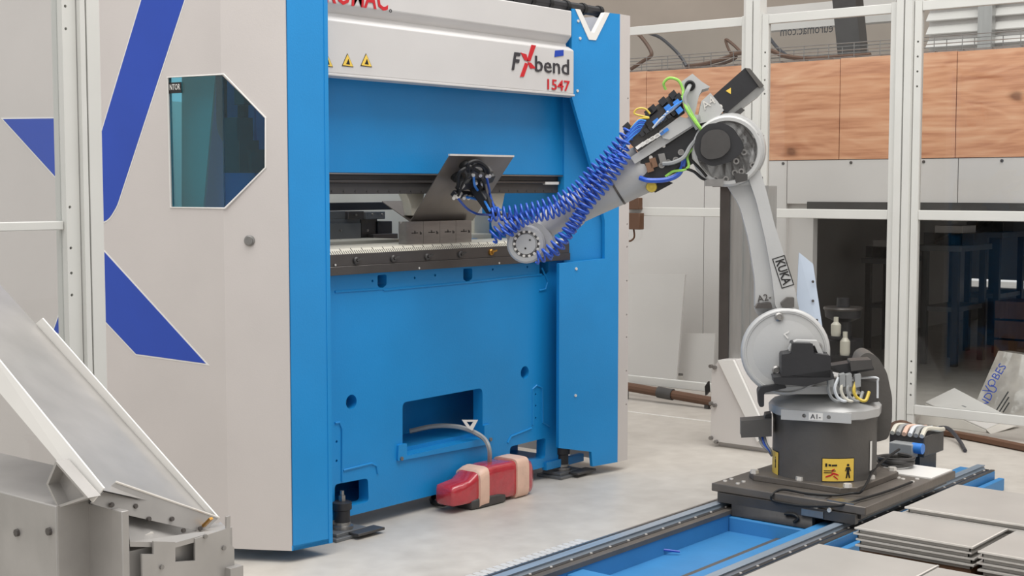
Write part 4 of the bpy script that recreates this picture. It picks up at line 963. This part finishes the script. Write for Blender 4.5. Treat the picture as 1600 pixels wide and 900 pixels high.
# arm housing, motors
rprism('arm_housing', [(1000, 262), (994, 250), (1050, 215), (1092, 183), (1120, 165), (1128, 180), (1100, 214), (1092, 250), (1060, 268), (1045, 275), (1010, 276)], -.12, .09, 'dark', .01, .01)
rprism('arm_side_plate', [(1000, 252), (1016, 238), (1046, 226), (1086, 196), (1092, 205), (1080, 240), (1052, 268), (1034, 284), (1006, 280)], .09, .105, 'black', .004, .01)
rprism('arm_deck', [(985, 246), (1082, 178), (1094, 180), (1096, 190), (1040, 226), (992, 256)], -.12, .12, 'robot', .006)
rprism('arm_deck_block', [(1030, 205), (1062, 182), (1078, 186), (1082, 196), (1046, 218), (1036, 216)], .0, .14, 'robot', .006)
rprism('gear_housing', [(1088, 194), (1096, 158), (1110, 145), (1121, 158), (1131, 172), (1125, 180), (1106, 190)], -.12, .12, 'robot', .008)
fq = RF(.122); x0, y0 = fq.px(1101, 172)
text('axis_lettering', 'A4', fq, x0, y0, .052, 'edge', RB, rot=.6, h=.002)
rprism('cable_hood', [(1064, 128), (1082, 115), (1096, 127), (1110, 136), (1097, 140), (1092, 150), (1085, 182), (1070, 170)], -.10, .10, 'robot_lt', .008)
rlathe('hood_grommet', 1078, 134, .10, [(8.5, 0), (8.5, .006), (6, .008), (5, .002)], 'rubber', 20)
MO = rprism('motor_body', [(1112, 152), (1164, 106), (1172, 109), (1188, 132), (1136, 176), (1126, 170)], -.03, .11, 'black', .008)
rprism('motor_rail', [(1128, 178), (1182, 134), (1190, 128), (1195, 140), (1186, 150), (1138, 186)], -.06, .08, 'alu', .004)
rprism('motor_clip', [(1140, 182), (1158, 168), (1164, 172), (1146, 188)], .08, .10, 'dark', .003)
rprism('motor_cap', [(1164, 106), (1172, 107), (1194, 134), (1187, 137)], -.04, .12, 'base', .004)
x0 = RF(.112); plate('motor_triangle', [[x0.px(1134, 142), x0.px(1142, 137), x0.px(1142, 147)]], x0, .002, 'yellow', MO)
bolt(RB, rp(1125, 167, .11), nr, .012, .008, 'edge', 'motor_screw', 8)
for px_, py_ in ((1037, 228), (1017, 246)): rlathe('side_plate_bolt', px_, py_, .104, [(3, 0), (3, .006), (0, .006)], 'edge', 10)
for px_, py_, m_ in ((1020, 255, 'wood'), (1014, 262, 'wood'), (1034, 248, 'steel')): rprism('connector', [(px_ - 6, py_ - 7), (px_ + 4, py_ - 9), (px_ + 8, py_ + 5), (px_ - 2, py_ + 8)], .10, .13, m_, .003)
for px_, py_ in ((1034, 258), (1044, 254), (1056, 250), (1064, 238)): rlathe('connector_ring', px_, py_, .104, [(5, 0), (5, .012), (3, .012), (3, .004), (0, .004)], 'steel', 14)
rprism('knob_bracket', [(1005, 284), (1042, 282), (1052, 286), (1024, 301), (1012, 296)], .02, .06, 'black', .004)
rlathe('yellow_knob', 1018, 292, .06, [(8, 0), (9, .015), (8, .03), (3, .03), (3, .035), (0, .035)], 'olive', 18)
rprism('limit_switch', [(1180, 212), (1194, 211), (1194, 226), (1181, 226)], .02, .08, 'black', .004); rprism('limit_lever', [(1178, 232), (1190, 233), (1190, 236), (1178, 236)], .03, .06, 'black', .002)
rprism('limit_switch', [(1186, 278), (1192, 276), (1193, 290), (1189, 291)], .02, .06, 'black', .003)
# forearm: tapered tube, flange, wrist
def rtube(name, pts, m, n=28):
    P = [rp(a, b, t) for a, b, t, r in pts]; return MB().tube(P, [r * K for a, b, t, r in pts], n).build(name, m, RB, sharp=50)
rtube('forearm', [(1010, 261, 0, 38), (1002, 266, 0, 39), (996, 269, 0, 38), (985, 276, 0, 36), (960, 292, 0, 32), (920, 315, 0, 27), (900, 326, 0, 25.5)], 'robot')
rtube('forearm_seam', [(962, 290.5, 0, 33.2), (959, 292.3, 0, 33.2)], 'steel_dk')
rtube('forearm_collar', [(902, 325, 0, 27), (898, 327, 0, 28.5), (888, 332, 0, 28.5), (884, 334, 0, 26)], 'robot_lt')
rtube('wrist_tube', [(886, 333, 0, 24), (868, 343, 0, 22), (852, 352, 0, 21), (836, 364, 0, 20)], 'robot')
rprism('wrist_fork', [(786, 352), (800, 346), (824, 344), (846, 350), (862, 366), (866, 384), (850, 402), (826, 410), (808, 398), (792, 376)], -.07, .07, 'robot', .015, .03)
WJ = rlathe('wrist_joint', 823, 381, .06, [(31, 0), (31, .03), (28, .038), (22, .04), (21, .034), (17, .034), (16, .040), (0, .042)], 'robot_lt')
rlathe('wrist_ring', 823, 381, .093, [(21.5, 0), (21.5, .004), (17, .004), (17, .0)], 'dark')
for i in range(14):
    a = 2 * math.pi * i / 14; rlathe('wrist_bolt', 823 + 19.3 * math.cos(a), 381 + 19.3 * math.sin(a), .095, [(2.4, 0), (2.4, .006), (0, .007)], 'edge', 8, WJ)
for px_, py_ in ((821, 388), (828, 375)): rlathe('wrist_dot', px_, py_, .1, [(1.6, 0), (1.6, .003), (0, .003)], 'ink', 8, WJ)
rprism('wrist_hand', [(770, 340), (790, 332), (812, 344), (806, 362), (790, 366), (774, 358)], -.04, .05, 'dark', .008, .01)
rlathe('wrist_flange', 782, 350, .04, [(14, 0), (14, .02), (10, .026), (0, .026)], 'robot', 20)
# gripper
tg = .02
def gt(px, py, y): return hitY(px, py, y)
n_out = nrm if nrm.dot(CAM - sA) > 0 else -nrm
def gs(px, py, h): return hitP(px, py, sA + n_out * h, n_out)          # a point h in front of the raised sheet
MB().bar(rp(780, 345, .0), gs(742, 292, .065), .05, .045).build('gripper_mast', 'black', RB, .006)
MB().bar(gs(715, 292, .06), gs(770, 277, .06), .045, .03, n_out).build('gripper_bar', 'black', RB, .005)
MB().bar(gs(732, 268, .07), gs(764, 270, .07), .05, .04, n_out).build('gripper_valve_block', 'dark', RB, .005)
MB().bar(gs(746, 268, .065), gs(743, 296, .065), .04, .03, n_out).build('gripper_spine', 'black', RB, .004)
MB().bar(gs(708, 303, .07), gs(752, 306, .07), .03, .025, n_out).build('fitting_block', 'black', RB, .004)
for px_, py_ in ((722, 288), (735, 270), (752, 270), (764, 278), (745, 300)):
    q = gs(px_, py_, .06); MB().lathe(q, [(.012, 0), (.012, .025), (.024, .035), (.027, .0585)], -n_out, 14).build('suction_cup', 'rubber', RB)
for px_, py_, dx_, dy_ in ((712, 305, -3, 5), (720, 302, -3, 5), (728, 304, -3, 6), (716, 304, -2, 4), (737, 270, 3, 4), (748, 270, 3, 5), (758, 271, 3, 5), (763, 271, 2, 5), (724, 290, -4, 4), (734, 305, -2, 5), (748, 305, 3, 4), (742, 282, 2, 5), (741, 304, 3, 5), (752, 284, 2, 4)):
    a = gs(px_, py_, .075); b = gs(px_ + dx_, py_ + dy_, .10)
    MB().cyl(a, b, .009, .008, 10).build('air_fitting', 'edge', RB)
gpts = [((740, 274), (742, 290), (752, 305), (766, 330)), ((750, 274), (756, 288), (758, 300), (768, 332)), ((727, 308), (748, 312), (762, 318), (782, 328)), ((714, 308), (730, 326), (745, 334), (766, 336)), ((760, 276), (764, 294), (766, 306), (774, 330)), ((732, 272), (728, 280), (722, 290), (716, 306))]
for i, pp in enumerate(gpts):
    P = [gs(a, b, .095 + .012 * min(k, 1)) for k, (a, b) in enumerate(pp)]
    if i != 5: P[-1] = rp(pp[-1][0], pp[-1][1], .10)
    cable('gripper_hose', P, .006, ('hose_lt', 'ink', 'hose_lt', 'hose', 'hose', 'ink')[i], RB)
for pp in (((732, 268), (732, 256), (746, 252), (760, 262), (763, 270)), ((736, 268), (742, 258), (754, 260), (758, 268)), ((716, 292), (718, 270), (734, 262), (748, 268))):
    cable('gripper_hose', [gs(a, b, .09) for a, b in pp], .009, 'rubber', RB)
# coiled air hoses along the forearm
coil = [([(764, 336), (800, 332), (850, 322), (895, 300), (930, 265), (962, 232), (985, 205)], .12, 29, 10.5, 'hose'),
        ([(790, 366), (806, 350), (830, 338), (866, 330), (905, 308), (942, 270), (975, 238)], .15, 27, 10.5, 'hose'),
        ([(852, 398), (876, 376), (896, 350), (920, 316), (945, 288), (966, 258), (978, 240)], .17, 21, 10, 'hose'),
        ([(836, 404), (866, 392), (884, 368), (904, 340), (925, 300), (950, 262), (980, 222)], .13, 22, 9.5, 'hose'),
        ([(768, 372), (780, 362), (796, 350), (812, 344)], .12, 6, 11, 'hose')]
for pts, t_, n_, R_, m_ in coil:
    P = helix([rp(a, b, t_) for a, b in pts], R_ * K, n_, 12); MB().tube(P, 1.8 * K, 6).build('coiled_air_hose', m_, RB, sharp=80)
rcable([(985, 205, .12), (994, 196, .12), (1006, 190, .12)], 2, 'hose_lt', 'air_hose')
for i in range(7):
    x = 978 + i * 1.5; rcable([(x - 8, 236 - 4 * i, .13), (x + 2, 222 - 4 * i, .15), (x + 12, 212 - 4 * i, .15), (x + 22, 204 - 2.5 * i, .14)], 1.6, 'hose' if i % 2 else 'hose_lt', 'air_hose')
# valve manifold on the forearm
VM = rprism('valve_manifold', [(982, 222), (1046, 178), (1060, 190), (1056, 202), (1000, 240)], .02, .12, 'dark', .006)
for i in range(6):
    x, y = 994 + i * 7.5, 222 - i * 4.4
    rprism('valve_fitting', [(x - 1.5, y + 8), (x + 11, y - 1), (x + 14, y + 3), (x + 1.5, y + 12)], .12, .15, 'white' if i < 5 else 'hose_lt', .002, par=VM)
for i in range(8):
    x, y = 998 + i * 7, 208 - i * 4.6
    rprism('valve', [(x, y), (x + 5, y - 4), (x + 10, y + 2), (x + 5, y + 6)], .08, .15, 'black', .003, par=VM)
for i in range(6):
    rcable([(1020 + i * 3, 200 - i * 2.5, .16), (1034 + i * 2, 184 - i * 2, .18), (1050 + i, 172 - i * 1.5, .17), (1062 + i, 162 - i, .14)], 1.5, 'wire_w' if i % 2 == 0 else 'hose_lt', 'signal_wire')
rprism('terminal_rail', [(974, 206), (1052, 144), (1064, 150), (1070, 176), (1048, 190), (1000, 224), (984, 222)], .0, .06, 'base', .004)
rprism('terminal_block', [(1006, 190), (1046, 160), (1056, 172), (1016, 202)], .06, .10, 'dark', .004)
for x, y in ((978, 198), (1012, 175), (1018, 170), (1034, 158), (1050, 148), (1058, 152)):
    rprism('plug', [(x - 6, y), (x + 3, y - 8), (x + 9, y), (x + 1, y + 8)], .06, .12, 'black', .003)
for x, y in ((1024, 190), (1042, 168), (1056, 160), (1060, 172)): rprism('blue_plug', [(x - 5, y), (x + 3, y - 6), (x + 8, y), (x, y + 7)], .10, .16, 'hose_lt', .003)
rcable([(986, 200, .12), (1000, 186, .13), (1014, 184, .13), (992, 178, .12), (996, 170, .12), (1008, 170, .12), (1016, 178, .12)], 1.6, 'olive', 'loop_wire')
rcable([(1040, 140, .1), (1037, 130, .11), (1046, 122, .12), (1060, 126, .12), (1067, 140, .12), (1068, 152, .13), (1082, 180, .14), (1098, 206, .15)], 2.2, 'wire_g', 'earth_wire')
rcable([(1078, 134, .10), (1075, 140, .14), (1070, 156, .15), (1078, 180, .15), (1090, 202, .15)], 3.4, 'wire_lg', 'motor_cable')
rcable([(1066, 150, .14), (1074, 172, .16), (1086, 190, .16), (1100, 208, .16)], 2.4, 'wire_g', 'earth_wire')
rcable([(1000, 278, .11), (1014, 282, .13), (1040, 281, .13), (1058, 274, .13), (1066, 262, .13), (1070, 244, .12)], 4.2, 'hose', 'main_hose')
rcable([(1040, 276, .12), (1052, 268, .13), (1066, 266, .14), (1076, 260, .14), (1074, 244, .13), (1082, 232, .13)], 2.2, 'wire_g', 'earth_wire')
rcable([(1036, 256, .13), (1052, 254, .15), (1068, 246, .15), (1078, 230, .14), (1086, 220, .13)], 3.2, 'wire_lg', 'motor_cable')
rcable([(1066, 262, .14), (1084, 268, .14), (1100, 280, .13), (1118, 276, .12)], 2.4, 'ink', 'cable'); rcable([(1080, 250, .14), (1094, 264, .14), (1104, 276, .14)], 2.2, 'ink', 'cable')
# motor, plugs and plate at the shoulder
rprism('shoulder_motor', [(1221, 554), (1236, 552), (1238, 536), (1270, 537), (1272, 552), (1298, 556), (1298, 590), (1221, 590)], .17, .30, 'black', .008)
rprism('motor_handle', [(1232, 548), (1237, 536), (1246, 532), (1278, 533), (1288, 556), (1280, 556), (1273, 540), (1246, 539), (1240, 550)], .20, .26, 'robot_lt', .004)
rprism('motor_connector', [(1208, 590), (1240, 586), (1300, 578), (1304, 592), (1260, 604), (1210, 600)], .18, .30, 'black', .006)
rprism('motor_connector', [(1298, 572), (1360, 562), (1366, 578), (1320, 586)], .06, .16, 'black', .006); rprism('motor_connector', [(1328, 564), (1362, 562), (1364, 576), (1330, 580)], .10, .2, 'dark', .005)
rprism('bumper', [(1184, 612), (1190, 604), (1225, 600), (1230, 606), (1194, 614), (1194, 636), (1186, 636)], .10, .20, 'black', .004, .01)
MB().prism([rp(1248, 394, -.10), rp(1270, 412, -.10), rp(1296, 588, -.06), rp(1238, 596, -.06)], nr * .012).build('upright_blue_sheet', mat('pale_blue_plain', C(190, 202, 218), .3, 0, .04, 5), RB)  # thin pale blue sheet standing behind the link arm
for px_, py_ in ((1270, 470), (1276, 500), (1264, 512), (1282, 540), (1270, 440), (1262, 560)): rlathe('plate_screw', px_, py_, -.07, [(2.2, 0), (2.2, .006), (0, .006)], 'steel_dk', 8)
rprism('cable_drum', [(1338, 575), (1344, 556), (1356, 550), (1372, 558), (1386, 582), (1394, 620), (1394, 655), (1388, 686), (1364, 692), (1362, 610)], -.22, -.02, 'base', .01, .02)
rprism('connector_box', [(1344, 596), (1372, 596), (1372, 628), (1346, 630)], .0, .14, 'dark', .005); rcable([(1330, 592, .12), (1368, 590, .14), (1371, 598, .14), (1371, 622, .14)], 1.8, 'wire_w', 'box_wire')
for i in range(5):
    x = 1300 + i * 10
    rcable([(x, 590, .2), (x - 6, 606 + i, .22), (x, 622, .22), (x + 12, 626, .22), (x + 18, 612, .2)], 2.6, ('wire_lg', 'wire_w', 'cream', 'wire_lg', 'olive')[i], 'motor_lead')
for x in (1294, 1312, 1322, 1336): rprism('lead_clip', [(x, 586), (x + 9, 584), (x + 9, 604), (x, 606)], .17, .22, 'wire_lg', .003)
rprism('side_connector', [(1158, 658), (1206, 654), (1206, 682), (1158, 684)], .0, .10, 'base', .005); rprism('side_connector_cap', [(1196, 648), (1206, 646), (1206, 656), (1194, 658)], .0, .08, 'black', .004)
for i in range(3): rcable([(1186 + i * 4, 680, .06), (1190 + i * 4, 694, .08), (1200 + i * 2, 704, .08), (1206, 712, .06)], 2, 'wire_lg' if i != 1 else 'hose', 'base_lead')

# ---------------------------------------------------------------- valve box, cable coil on the carriage
vb = T('valve_box', 'grey connector box with bundled cables on the carriage behind the robot base', 'connector box', hitZ(1430, 720, ZR))
c = hitZ(1432, 706, ZR); MB().box((c.x - .10, c.y - .06, .005), (c.x + .10, c.y + .07, ZR)).build('support', 'dark', vb); MB().box((c.x - .12, c.y - .09, ZR), (c.x + .12, c.y + .09, ZR + .10)).build('box', 'dark', vb, .005)
for i in range(6):
    y = c.y - .08 + i * .03
    MB().tube(catmull([V((c.x - .13, y, ZR + .105)), V((c.x - .05, y + .01, ZR + .13)), V((c.x + .05, y - .01, ZR + .115)), V((c.x + .13, y, ZR + .105))], 5), .012, 7).build('bundled_cable', ('cream', 'wire_lg', 'wire_w', 'tape', 'wire_lg', 'cream')[i], vb)
MB().box((c.x - .19, c.y - .06, ZR), (c.x - .12, c.y + .06, ZR + .07)).build('plug_block', 'wire_lg', vb, .006)
MB().cyl((c.x - .16, c.y - .10, ZR + .05), (c.x - .16, c.y - .05, ZR + .05), .026, None, 14).build('blue_plug', 'hose_lt', vb)
ts = hitZ(1415, 742, ZR)
tag(MB().box((B.x + .268, ts.y - .13, ZR), (cx1 - .01, ts.y + .14, ZR + .006)).build('white_sheet', 'white'), 'thin white plate lying on the carriage under the coiled cable', 'plate')
cc = hitZ(1400, 727, ZR + .01); P = []
for i in range(90):
    a = 2 * math.pi * i / 22; r = .075 + .006 * math.sin(i * .7); P.append(V((cc.x + r * math.cos(a), cc.y + r * math.sin(a), ZR + .016 + .0004 * i)))
tag(MB().tube(P, .009, 7).build('cable_coil', 'dark'), 'coil of dark cable lying on the white plate behind the robot base', 'cable')
LC = [V(c_) for c_ in (hitZ(1405, 702, ZR + .09), hitZ(1385, 716, ZR + .07), hitZ(1365, 734, ZR + .06))] + [hitZ(1358, 748, ZR + .042), hitZ(1350, 762, ZR + .036), hitZ(1343, 770, ZR + .018)]
LC += [on_front(a_, b_, .011)[0] for a_, b_ in ((1330, 775), (1305, 778), (1260, 775), (1222, 769), (1206, 774), (1208, 782), (1222, 786), (1260, 791), (1310, 790), (1345, 784), (1385, 772), (1425, 757))]
tag(cable('loose_cable', LC, .0055, 'rubber'), 'thin black cable looped loosely over the front of the carriage plate', 'cable')
tag(cable('loose_cable', [on_front(a_, b_, .006)[0] for a_, b_ in ((1226, 803), (1240, 804), (1247, 810), (1240, 816))], .006, 'rubber'), 'short curled black cable end hanging at the carriage front', 'cable')
# ================================================================ regrip station behind the robot
g0, g1 = hitZ(1110, 690, 0), hitZ(1200, 716, 0)
xg = (g0.x + g1.x) / 2
RS = T('regrip_station', 'tall ribbed aluminium column on a pale sloped sheet-metal housing behind the robot', 'stand', (xg, (g0.y + g1.y) / 2, 0))
fg = YZ(xg)
hpts = [(1110, 690), (1112, 578), (1124, 562), (1150, 562), (1200, 672), (1202, 716)]
lp = [fg.px(*p) for p in hpts]
lp[0] = (lp[0][0], 0.03); lp[-1] = (lp[-1][0], 0.03)
plate('housing', [lp], fg, .34, 'panel', RS, .004)
a = [fg.px(1124, 562), fg.px(1148, 562), fg.px(1200, 676), fg.px(1186, 690)]
plate('sloped_cover', [a], fg, .02, 'white', RS, .003, h=.02)
plate('housing_foot', [[(lp[0][0] + .03, .0), (lp[-1][0] - .02, 0), (lp[-1][0] - .02, .03), (lp[0][0] + .03, .03)]], fg, .26, 'panel', RS, 0, h=-.04)
for p_ in ((1112, 572), (1118, 574), (1112, 630), (1118, 633), (1112, 684), (1120, 690)):
    bolt(RS, fg.at(*fg.px(*p_), .0), fg.n, .012, .02, 'steel', 'clamp_screw', 8)
for i, (p0, p1, m_, dx) in enumerate(((1114, 1126, 'steel_dk', .0), (1127, 1134, 'alu', .01), (1136, 1146, 'alu', .0), (1148, 1156, 'alu', .02), (1158, 1182, 'alu', .03))):
    x0, z1 = fg.px(p0, 290); x1, z0 = fg.px(p1, 566)
    plate('column_profile', [rect(x0, z0 - .05, x1, z1)], fg, .10, m_, RS, .003, h=-.08 - dx)
x0, z0 = fg.px(1106, 292); x1, z1 = fg.px(1140, 284)
plate('column_head', [rect(x0, z0, x1, z1)], fg, .14, 'steel', RS, .003, h=-.05)
plate('small_handle', [[fg.px(1101, 604), fg.px(1106, 596), fg.px(1107, 612), fg.px(1102, 618)]], fg, .02, 'ink', RS, 0, h=.0)

# ================================================================ stacked sheet blanks beside the track
ORD = ['topmost', 'second', 'third', 'fourth', 'fifth']
def pile(hiY, loY, topz, lx, n, step, gname, place_txt, far=False, jit=.008):
    """n blanks; hiY/loY are the pixel ends of the top blank's edge at small X (or at large X when far)"""
    a, b = hitZ(hiY[0], hiY[1], topz), hitZ(loY[0], loY[1], topz); rg = random.Random(int(hiY[0] * 7))
    sy, ly = b.y, a.y - b.y; sx = (a.x + b.x) / 2 - (lx if far else 0)
    zt_ = topz - n * step
    pal = T('pallet', 'low wooden pallet under ' + place_txt, 'pallet', (sx + lx / 2, sy + ly / 2, 0), 'pallets under the blanks')
    for i in range(3):
        yy = sy + .03 + (ly - .12) * i / 2; MB().box((sx + .02, yy, 0), (sx + lx - .02, yy + .06, zt_ - .02)).build('bearer', 'wood', pal)
    for i in range(4):
        xx = sx + .02 + (lx - .12) * i / 3; MB().box((xx, sy + .01, zt_ - .02), (xx + .08, sy + ly - .01, zt_)).build('board', 'wood', pal)
    for i in range(n):
        z = zt_ + i * step; j = V((rg.uniform(-jit, jit), rg.uniform(-jit, jit), 0)) if i < n - 1 else V((0, 0, 0))
        k = n - 1 - i
        lab = ('topmost grey steel blank of ' if k == 0 else ORD[k] + ' grey steel blank from the top of ') + place_txt
        t = T('sheet_blank', lab, 'metal sheet', (sx + lx / 2 + j.x, sy + ly / 2 + j.y, z), gname)
        ox, oy = sx + j.x, sy + j.y
        MB().box((ox, oy, z + step - .006), (ox + lx, oy + ly, z + step - .001)).build('sheet_face', 'blank', t)
        MB().box((ox + .010, oy + .010, z), (ox + .014, oy + ly - .010, z + step - .0055)).build('folded_lip', 'blank', t)
        MB().box((ox + .010, oy + .010, z), (ox + lx - .010, oy + .014, z + step - .0055)).build('folded_lip', 'blank', t)
        MB().box((ox + lx - .014, oy + .01, z), (ox + lx - .01, oy + ly - .01, z + step - .0055)).build('folded_lip', 'blank', t)
        MB().box((ox + .01, oy + ly - .014, z), (ox + lx - .01, oy + ly - .01, z + step - .0055)).build('folded_lip', 'blank', t)
        MB().box((ox - .004, oy - .004, z + step - .006), (ox + .003, oy + ly, z + step)).build('cut_edge', 'edge', t)
        MB().box((ox + .003, oy - .004, z + step - .006), (ox + lx, oy + .003, z + step)).build('cut_edge', 'edge', t)
    print('PILE', gname, round(sx, 3), round(sx + lx, 3), round(sy, 3), round(sy + ly, 3), topz)
def spanx(p, q, z): return abs(hitZ(*p, z).x - hitZ(*q, z).x)
pile((1337, 823), (1518, 855), .30, spanx((1518, 855), (1571, 826), .30), 4, .020, 'blanks in the middle pile', 'the middle pile beside the track')
pile((1422, 788), (1625, 829), .32, .50, 3, .020, 'blanks in the far pile', 'the far pile next to the carriage')
pile((1280, 849), (1465, 883), .25, .55, 3, .020, 'blanks in the near pile', 'the near pile at the open track end', far=True)
pile((1533, 858), (1700, 893), .30, .36, 4, .020, 'blanks in the outer pile', 'the outer pile away from the track')
pile((1470, 884), (1640, 921), .25, .55, 2, .020, 'blanks in the corner pile', 'the low pile at the outer corner', far=True)

# ================================================================ discharge chute and its stand
CH = T('parts_chute', 'sloping galvanised parts chute with bright white flanges and a bolted end plate', 'chute', (1.95, 3.0, .4))
XLc, XRc = 1.80, 2.15
Lb, Rb = hitX(160, 766, XLc), hitX(325, 803, XRc)
Lt, Rt_ = hitX(-40, 522, XLc), hitX(-40, 400, XRc)
n_ = (Rb - Lb).cross(Lt - Lb).normalized(); n_ = n_ if n_.z > 0 else -n_
def bil(u, v): return (Lb.lerp(Rb, u)).lerp(Lt.lerp(Rt_, u), v)
vs, fs, N = [], [], 12
for k in (0, 1):
    for i in range(N + 1):
        for j in range(N + 1): vs.append(bil(i / N, j / N) - n_ * .004 * k)
S = (N + 1) ** 2
for i in range(N):
    for j in range(N):
        a = i * (N + 1) + j; fs += [(a, a + N + 1, a + N + 2, a + 1), (S + a, S + a + 1, S + a + N + 2, S + a + N + 1)]
MB().add(vs, fs).build('tray', 'sheet', CH)
# left flange folds down and outward, right flange stands up
a, b, c_, d_ = hitX(162, 763, XLc), hitX(-40, 515, XLc), hitX(-40, 567, XLc - .012), hitX(144, 785, XLc - .012)
MB().prism([a, b, c_, d_], (.004, 0, 0)).build('side_flange', 'white', CH)
a, b, c_, d_ = hitX(316, 800, XRc), hitX(53, 508, XRc), hitX(66, 497, XRc), hitX(341, 809, XRc)
MB().prism([a, b, c_, d_], (.004, 0, 0)).build('side_flange', 'white', CH)
MB().tube([hitX(54, 508, XRc - .004), hitX(316, 800, XRc - .004)], .0025, 5).build('flange_seam', 'steel_dk', CH)
e0, e1, e2 = hitX(142, 786, XLc - .012), hitX(181, 753, 1.86), hitX(342, 809, XRc)
lo0, lo1 = hitX(196, 804, 1.87), hitX(318, 832, 2.10)
ne = V((-.1, -1, .2)).normalized()
MB().add([e0, e1, e2, lo1, lo0, e0 - ne * .004, e1 - ne * .004, e2 - ne * .004, lo1 - ne * .004, lo0 - ne * .004], [(0, 1, 2, 3, 4), (9, 8, 7, 6, 5), (0, 5, 6, 1), (1, 6, 7, 2), (2, 7, 8, 3), (3, 8, 9, 4), (4, 9, 5, 0)]).build('end_plate', 'sheet', CH)
MB().tube([e1, e2], .003, 6).build('end_edge', 'edge', CH)
cen = (e0 + e1 + e2 + lo0 + lo1) / 5; npl = (e2 - e1).cross(lo0 - e1).normalized()
npl = npl if npl.dot(CAM - cen) > 0 else -npl
for p_ in ((174, 789), (211, 791), (232, 811), (268, 811), (286, 829), (312, 826)):
    q = hitP(p_[0], p_[1], e1, npl); bolt(CH, q, npl, .006, .006, 'steel_dk', 'bolt', 8)
MB().bar(hitX(318, 822, 2.1), hitX(330, 810, 2.1), .01, .006).build('latch', 'brass', CH)
# bracket below left flange
fbk = YZ(1.757); oq = [fbk.px(*p) for p in ((72, 756), (90, 794), (138, 778), (87, 720))]
cq = (sum(p[0] for p in oq) / 4, sum(p[1] for p in oq) / 4); iq = [(cq[0] + (p[0] - cq[0]) * .86, cq[1] + (p[1] - cq[1]) * .86) for p in oq]
plate('support_bracket', [oq, iq], fbk, .03, 'sheet', CH)                    # hollow folded bracket between stand and chute
plate('bracket_back', [oq], fbk.up(-.03), .003, 'sheet', CH)

ST_ = T('chute_stand', 'galvanised sheet-metal stand cabinet under the sloping chute', 'stand', (1.95, 3.0, 0))
XA = 1.75; ca = hitX(87, 791, XA); zt_ = ca.z
MB().box((XA, ca.y, 0), (2.015, 3.7, zt_ - .0)).build('cabinet', 'sheet', ST_, .003)
for p_ in ((28, 832), (78, 830)): bolt(ST_, hitX(p_[0], p_[1], XA), (-1, 0, 0), .010, .008, 'steel_dk', 'bolt', 8)
X2 = hitY(137, 785, ca.y).x; yb2 = hitX(190, 800, X2).y
MB().box((XA + .002, ca.y - .004, 0), (X2, ca.y, zt_)).build('corner_panel', 'sheet', ST_)
MB().box((X2, yb2, 0), (X2 + .02, ca.y, hitX(160, 792, X2).z)).build('polished_column', 'sheet', ST_, .002)
# notched brackets at the foot of the end plate
NB = T('notched_bracket', 'notched sheet-metal bracket block beside the polished stand under the chute', 'bracket', (2.05, 2.5, 0))
yk = yb2 - .02; fk_ = XZ(yk); kp = fk_.px
zfl = kp(300, 899)[1]
outl = [(222, 905), (222, 866), (240, 866), (240, 846), (274, 847), (274, 878), (305, 876), (305, 842), (354, 826), (354, 808), (360, 806), (360, 850), (366, 856), (366, 905)]
ol = [kp(*p) for p in outl]; ol[0] = (ol[0][0], 0); ol[-1] = (ol[-1][0], 0)
plate('notched_plate', [ol], fk_, .006, 'sheet', NB)
kx0, kx1 = X2 + .021, hitY(364, 880, yk + .03).x
MB().box((kx0, yk + .03, 0), (kx1, yk + .13, hitY(200, 862, yk + .03).z)).build('block', 'sheet', NB, .002)
MB().prism([V((max(p_.x, X2 + .021), p_.y, p_.z)) for p_ in (hitY(196, 848, yk + .02), hitY(196, 800, yk + .10))] + [hitY(318, 830, yk + .10), hitY(345, 815, yk + .12), hitY(354, 826, yk + .01), hitY(274, 848, yk)], (0, .0, -.012)).build('top_shelf', 'sheet', NB)
MB().bar(hitY(192, 850, yk + .05), hitY(238, 833, yk + .05), .01, .008).build('slide_bar', 'edge', NB)
for p_ in ((252, 886), (349, 856), (320, 838)): bolt(NB, fk_.at(*kp(*p_)), fk_.n, .006, .006, 'steel', 'bolt', 8)
x0, z0 = kp(352, 893); MB().box((x0, yk - .02, 0), (x0 + .04, yk + .12, z0 + .01)).build('foot', 'sheet', NB)
